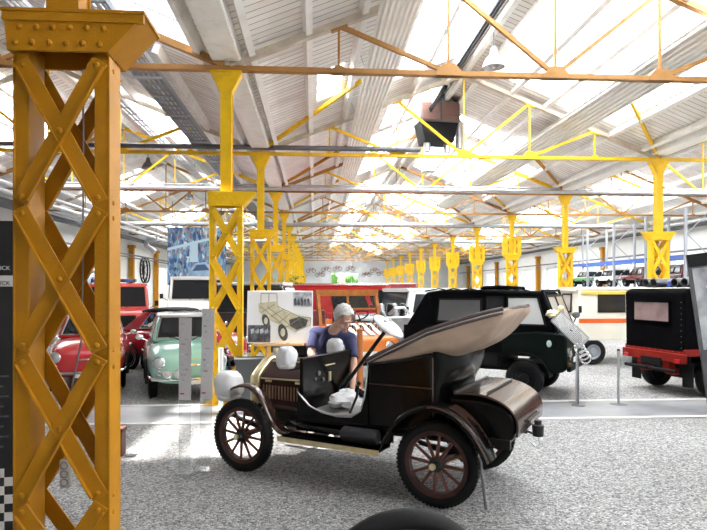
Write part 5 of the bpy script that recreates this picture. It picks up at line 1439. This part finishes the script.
g = MB(); g.bx(0,wM,0,.05,0,hM); g.build('panel', mural, t, smooth=False)
g = MB(); g.loft([[(wM*u,y,hM*v) for u,v in ((.32,.10),(.36,.24),(.48,.38),(.66,.40),(.78,.26),(.88,.22),(.88,.08),(.6,.05))] for y in (-.01,-.004)]); cb_ = g.build('printed_car', mat('print_blue_grey',(.28,.42,.60),.5,0,.35,3), t, smooth=False)
g = MB(); g.loft([[(wM*u,y,hM*v) for u,v in ((.42,.24),(.50,.35),(.64,.36),(.72,.26))] for y in (-.014,-.008)]); g.build('printed_windows', mat('print_dark_blue',(.04,.09,.18),.5), cb_, smooth=False)
g = MB(); g.bar((wM*.0,-.006,hM*.62),(wM*.72,-.006,hM*.80),.01,.10); g.bar((wM*.45,-.006,hM*.4),(wM*.45,-.006,hM*.74),.30,.01,up=(0,1,0)); g.build('printed_beam', mat('print_pale_blue',(.45,.62,.70),.5), t, smooth=False)
g = MB()
for u in (.08,.92): g.tube((wM*u,.02,hM),(wM*u,.02,5.0-a.z),.012,n=6)
g.build('hanging_wire', galv_dark, t)
# dark storage frame below the mural so that it has a stand of its own
# bicycles hung on the end wall
bm_ = [mat('bike_black',(.03,.03,.03),.5), mat('bike_red',(.4,.03,.03),.5)]
proto = None
bike_words = ['far left end','left of the window, upper','left of the window, lower','above the window, left','above the window, right','right of the window, upper','right of the window, lower','far right end']
for i, (px, py) in enumerate(((311,271),(320,275),(326,270),(337,269),(350,269),(366,275),(374,271),(381,274))):
    c = at(px, py, 76); c.y = YE-.12
    if proto is None:
        t = proto = thing('bicycle', '', 'bicycle', c, 0, 'bicycles hung on the end wall'); t.scale = (.68,.68,.68)
        for s in (-1,1):
            g = MB(); g.torus((s*.52,0,0),(0,1,0),.33,.035,24,6); g.build('wheel', bm_[0], t)
        g = MB()
        for p0, p1 in (((-.52,0,0),(-.15,0,.42)),((-.15,0,.42),(.38,0,.45)),((.52,0,0),(.36,0,.55)),((-.05,0,.02),(.38,0,.42)),((-.05,0,.02),(-.18,0,.5)),((-.52,0,0),(-.05,0,.02))): g.tube(p0,p1,.03,n=6)
        g.build('frame', bm_[1], t)
        g = MB(); g.tube((.36,-.2,.6),(.36,.05,.6),.025,n=6); g.build('handlebar', bm_[0], t)
        g = MB(); g.bx(-.30,-.06,-.07,.05,.50,.55); g.build('saddle', bm_[0], t)
    else:
        t = copy_tree(proto); t.location = c
    t['label'] = 'tiny bicycle hung on the far end wall, %s' % bike_words[i]
# pallet shelving along the right side
blue_p = paint('blue_beam_paint', (.03,.10,.42), .4, .3)
ups = [21.7, 24.4, 27.1, 29.8, 32.5]
t = thing('pallet_rack', 'tall grey pallet rack with blue beams along the right side wall', 'rack', (14.0, 0, 0))
for y in ups:
    for x in (0, 1.0):
        g = MB(); g.bx(x-.05,x+.05,y-.04,y+.04,0,4.75); g.build('upright', greyp, t, smooth=False)
    g = MB()
    for k in range(5): g.bar((0.05,y,.4+k*.85),(.95,y,.4+(k+1)*.85 if k%2==0 else .4+(k+1)*.85),.03,.03) if k%2==0 else g.bar((.95,y,.4+k*.85),(.05,y,.4+(k+1)*.85),.03,.03)
    g.build('bracing', greyp, t, smooth=False)
for ya, yb in zip(ups, ups[1:]):
    for z in (1.72, 2.95):
        for x in (0, 1.0):
            g = MB(); g.bx(x-.03,x+.03,ya+.04,yb-.04,z-.07,z+.06); g.build('beam', blue_p, t, smooth=False)
    g = MB(); 
    for k in range(9): g.bx(0.03,.97,ya+.1+k*.29,ya+.34+k*.29,1.78,1.80)
    g.build('deck', galv_dark, t, smooth=False)
for i, (y, col, lab) in enumerate(((30.9, paint('green_shelf_paint',(.08,.32,.12)), 'green and white small car stored on the rack deck behind the cream van'), (28.2, white_car, 'white small car stored on the rack deck left of the yellow column'), (25.6, paint('dark_crimson_paint',(.12,.015,.02)), 'dark red small car stored on the rack deck right of the yellow column'), (22.9, paint('maroon_shelf_paint',(.07,.012,.016)), 'maroon small car stored on the nearest rack deck by the tilted board'))):
    v = van('shelf_car', lab, 'car', Vector((14.5, y, 0)), PI/2, col, 2.2, 1.15, 1.08, .7, 1.4, .22, .60, .45, ((.08,.44),(.50,.90)), None, white_car if i == 0 else None, None, True, .58, True, .36)
    v.location.z = 1.802; v.scale = (.85,.85,.80)
# pale blue car on a platform far left
t = thing('display_platform', 'grey raised platform at the left wall carrying a pale blue car', 'platform', (XW0+1.6, 26.0, 0))
g = MB(); g.bx(-1.1,1.1,-2.2,2.2,1.45,1.55); g.build('deck', galv_dark, t, smooth=False)
for sx in (-1,1):
    for sy in (-1,1):
        g = MB(); g.bx(sx*1.0-.05,sx*1.0+.05,sy*2.1-.05,sy*2.1+.05,0,1.45); g.build('leg', greyp, t, smooth=False)
v = fiat('pale blue small car raised on a platform at the left wall', 86, 275, 26.0, .2, -1, blue_pale); v.location = (XW0+1.6, 26.0, 1.55)
# exposed engine on a stand behind the steering wheel, slatted rack with mirror by the green truck
c = groundat(392, 12.6); t = thing('engine_display', 'exposed metal engine and steering parts on a stand between orange truck and white jeep', 'engine', c, .4)
g = MB(); g.bx(-.35,.35,-.25,.25,0,.06)
for sx in (-.3,.3): g.bx(sx-.03,sx+.03,-.2,.2,.06,.85)
g.build('stand', greyp, t, smooth=False)
g = MB(); g.bx(-.34,.34,-.22,.22,.85,1.15); g.build('crankcase', alu, t, bevel=.03)
for k in range(4):
    g = MB(); x = -.24+k*.16; pr_ = []
    for j in range(6): pr_ += [(.075,j*.045),(.075,j*.045+.02),(.055,j*.045+.022),(.055,j*.045+.043)]
    g.lathe([(0,0)]+pr_+[(.05,.28),(0,.28)], (x,0,1.14), (0,-.25 if k%2 else .25,1), 16); g.build('cylinder', [galv,iron][k%2], t)
g = MB(); g.torus((-.34,-.1,1.05),(1,.2,0),.19,.03,24,8); g.lathe([(0,-.02),(.17,-.02),(.17,.02),(0,.02)], (-.34,-.1,1.05),(1,.2,0),20); g.build('flywheel', galv_dark, t)
g = MB(); g.path([(-.2,-.2,1.2),(-.1,-.3,1.32),(.1,-.3,1.34),(.3,-.2,1.22)],.03,8); g.build('manifold', alu, t)
g = MB(); g.path([(.34,0,1.0),(.5,0,.95),(.62,-.05,1.05)],.05,8); g.build('gearbox_arm', galv_dark, t)
d = 8.80
t = thing('slatted_rack', 'slanted chrome slat grille on a stand with round mirror before the green truck', 'grille', (*c2w((572-PX0)/F*d, d), 0), -PSI)
s0, s1 = at(556,316,d)-Vector((*c2w((572-PX0)/F*d, d),0)), at(584,343,d)-Vector((*c2w((572-PX0)/F*d, d),0))
RR = Matrix.Rotation(PSI,3,'Z'); s0, s1 = RR@s0, RR@s1
dn = (s1-s0).normalized(); pn = Vector((-dn.z,0,dn.x)) if dn.x > 0 else Vector((dn.z,0,-dn.x))
g = MB()
for k in range(9): o_ = pn*(-.085+k*.0213); g.bar(s0+o_, s1+o_, .012, .014)
g.build('slats', chrome, t, smooth=False)
g = MB()
for q_ in (s0, s1): g.bar(q_-pn*.10, q_+pn*.10, .03, .02)
for sg in (-.10,.10): g.bar(s0+pn*sg, s1+pn*sg, .02, .02)
g.build('grille_frame', greyp, t, smooth=False)
g = MB(); g.tube((0.10,.02,.0),(.10,.02,s1.z+.1),.012,n=10); g.tube((.10,.02,s1.z+.1),(s0.lerp(s1,.5)),.012,n=8); g.lathe([(0,0),(.10,0),(.10,.02),(0,.03)],(.10,.02,0),(0,0,1),20); g.build('stand', galv_dark, t)
mz = at(576,315,d).z
g = MB(); g.path([s0.lerp(s1,.55), (.02,.03,mz-.15),(.06,.0,mz-.03)],.010,6); g.build('mirror_arm', iron, t)
g = MB(); g.ball((.06,0,mz),(.058,.022,.05),16,10); g.build('mirror', galv_dark, t)
g = MB(); g.ball(s0+Vector((-.04,.02,.03)),(.10,.08,.055),14,8,lump=.5); g.ball(s0+Vector((.08,.02,.10)),(.05,.04,.05),12,8,lump=.3); g.build('brass_fitting', brass, t)
g = MB()
for k in range(4): g.torus(s1+Vector((-.06+.03*k,.02,-.08-.05*k)),(.3,1,.2),.07,.014,16,6)
g.build('coil_springs', chrome, t)
# round tubes lying across the roof of the red truck and a small blue lamp
rt = redtruck; rtm = Matrix.Translation(rt.location) @ Matrix.Rotation(rt.rotation_euler.z,4,'Z')
for i, (yy, lab) in enumerate(((.36,'leftmost of four dark round tubes lying on the canvas roof of the red truck'),(.18,'second from left of four dark tubes on the canvas roof of the red truck'),(-.27,'third from left of four dark tubes on the canvas roof of the red truck'),(-.47,'rightmost of four dark round tubes lying on the canvas roof of the red truck'))):
    g = MB(); g.lathe([(.078,-.0),(.078,.55),(.064,.55),(.064,0)], (0,0,0),(1,0,0),20,closed=True); o = g.build('roof_tube', galv_dark, None); o.matrix_world = rtm @ Matrix.Translation((-.45,yy,1.832)); tag(o, lab, 'tube', 'tubes on the truck roof', 'thing')
g = MB(); g.lathe([(.05,0),(.05,.03),(.04,.10),(.0,.13)], n=16); g.lathe([(0,0),(.07,0),(.07,.02),(0,.02)], n=16); o = g.build('roof_beacon', mat('blue_lens',(0,0,0)), None); o.matrix_world = rtm @ Matrix.Translation((-.30,-.03,1.755)); tag(o, 'small blue beacon on the canvas roof of the red truck', 'beacon', None, 'thing')
c = groundat(360, 9.2); t = thing('orange_post', 'orange-brown round post standing right of the bending man', 'post', c)
g = MB(); g.tube((0,0,.01),(0,0,1.10),.045); g.ball((0,0,1.10),(.05,.05,.03),14,8); g.build('pole', mat('orange_brown_post',(.40,.13,.03),.5), t)
g = MB(); g.lathe([(0,0),(.12,0),(.12,.015),(.05,.02),(0,.02)], n=20); g.build('foot', matte_black, t)
g = MB(); random.seed(5)
for k in range(26): g.ball((random.uniform(1.2,6.4),random.uniform(79.5,81.5),random.uniform(.5,3.0)), random.uniform(.5,.9), 10, 7, lump=.6, lscale=3)
tag(g.build('hedge', mat('hedge_green',(.10,.22,.05),.8,0,.5,6)), 'green shrubs outside seen through the small window of the far end wall', 'shrubs', None, 'thing')
MB().bx(-12,20,76,90,-.2,-.01).build('ground', mat('outside_grass',(.12,.2,.06),.9), smooth=False)['kind'] = 'structure'
# leafy plants among the far left columns
leafm = mat('leaf_green', (.12,.28,.06), .5, 0, .35, 8)
for i, (px, d, h_, lab) in enumerate(((295,20.6,2.05,'tall green potted plant among the far left columns'),(274,19.4,1.95,'potted plant just above the picture board behind the third column'))):
    c = groundat(px, d); t = thing('potted_plant', lab, 'plant', c)
    g = MB(); g.lathe([(0,0),(.18,0),(.24,.4),(.22,.4),(.20,.36),(0,.36)], n=20); g.build('pot', mat('terracotta',(.4,.16,.08),.7), t)
    g = MB(); random.seed(11+i)
    for k in range(7): g.path([(0,0,.36),(random.uniform(-.1,.1),random.uniform(-.1,.1),h_*.6),(random.uniform(-.25,.25),random.uniform(-.25,.25),h_*.95)],.012,5)
    g.build('stem', mat('stem_brown',(.12,.09,.04),.7), t)
    g = MB()
    for k in range(170):
        z = random.uniform(h_*.55,h_*1.06); r_ = random.uniform(.05,.36); a_ = random.uniform(0,2*PI); p = Vector((r_*math.cos(a_),r_*math.sin(a_),z)); dr2 = Vector((math.cos(a_),math.sin(a_),random.uniform(-.6,.4))).normalized(); sd = dr2.cross(Vector((0,0,1))).normalized()
        L1 = random.uniform(.10,.18); g.quad([p, p+dr2*L1*.5+sd*.035, p+dr2*L1, p+dr2*L1*.5-sd*.035])
    g.build('leaves', leafm, t, smooth=False)
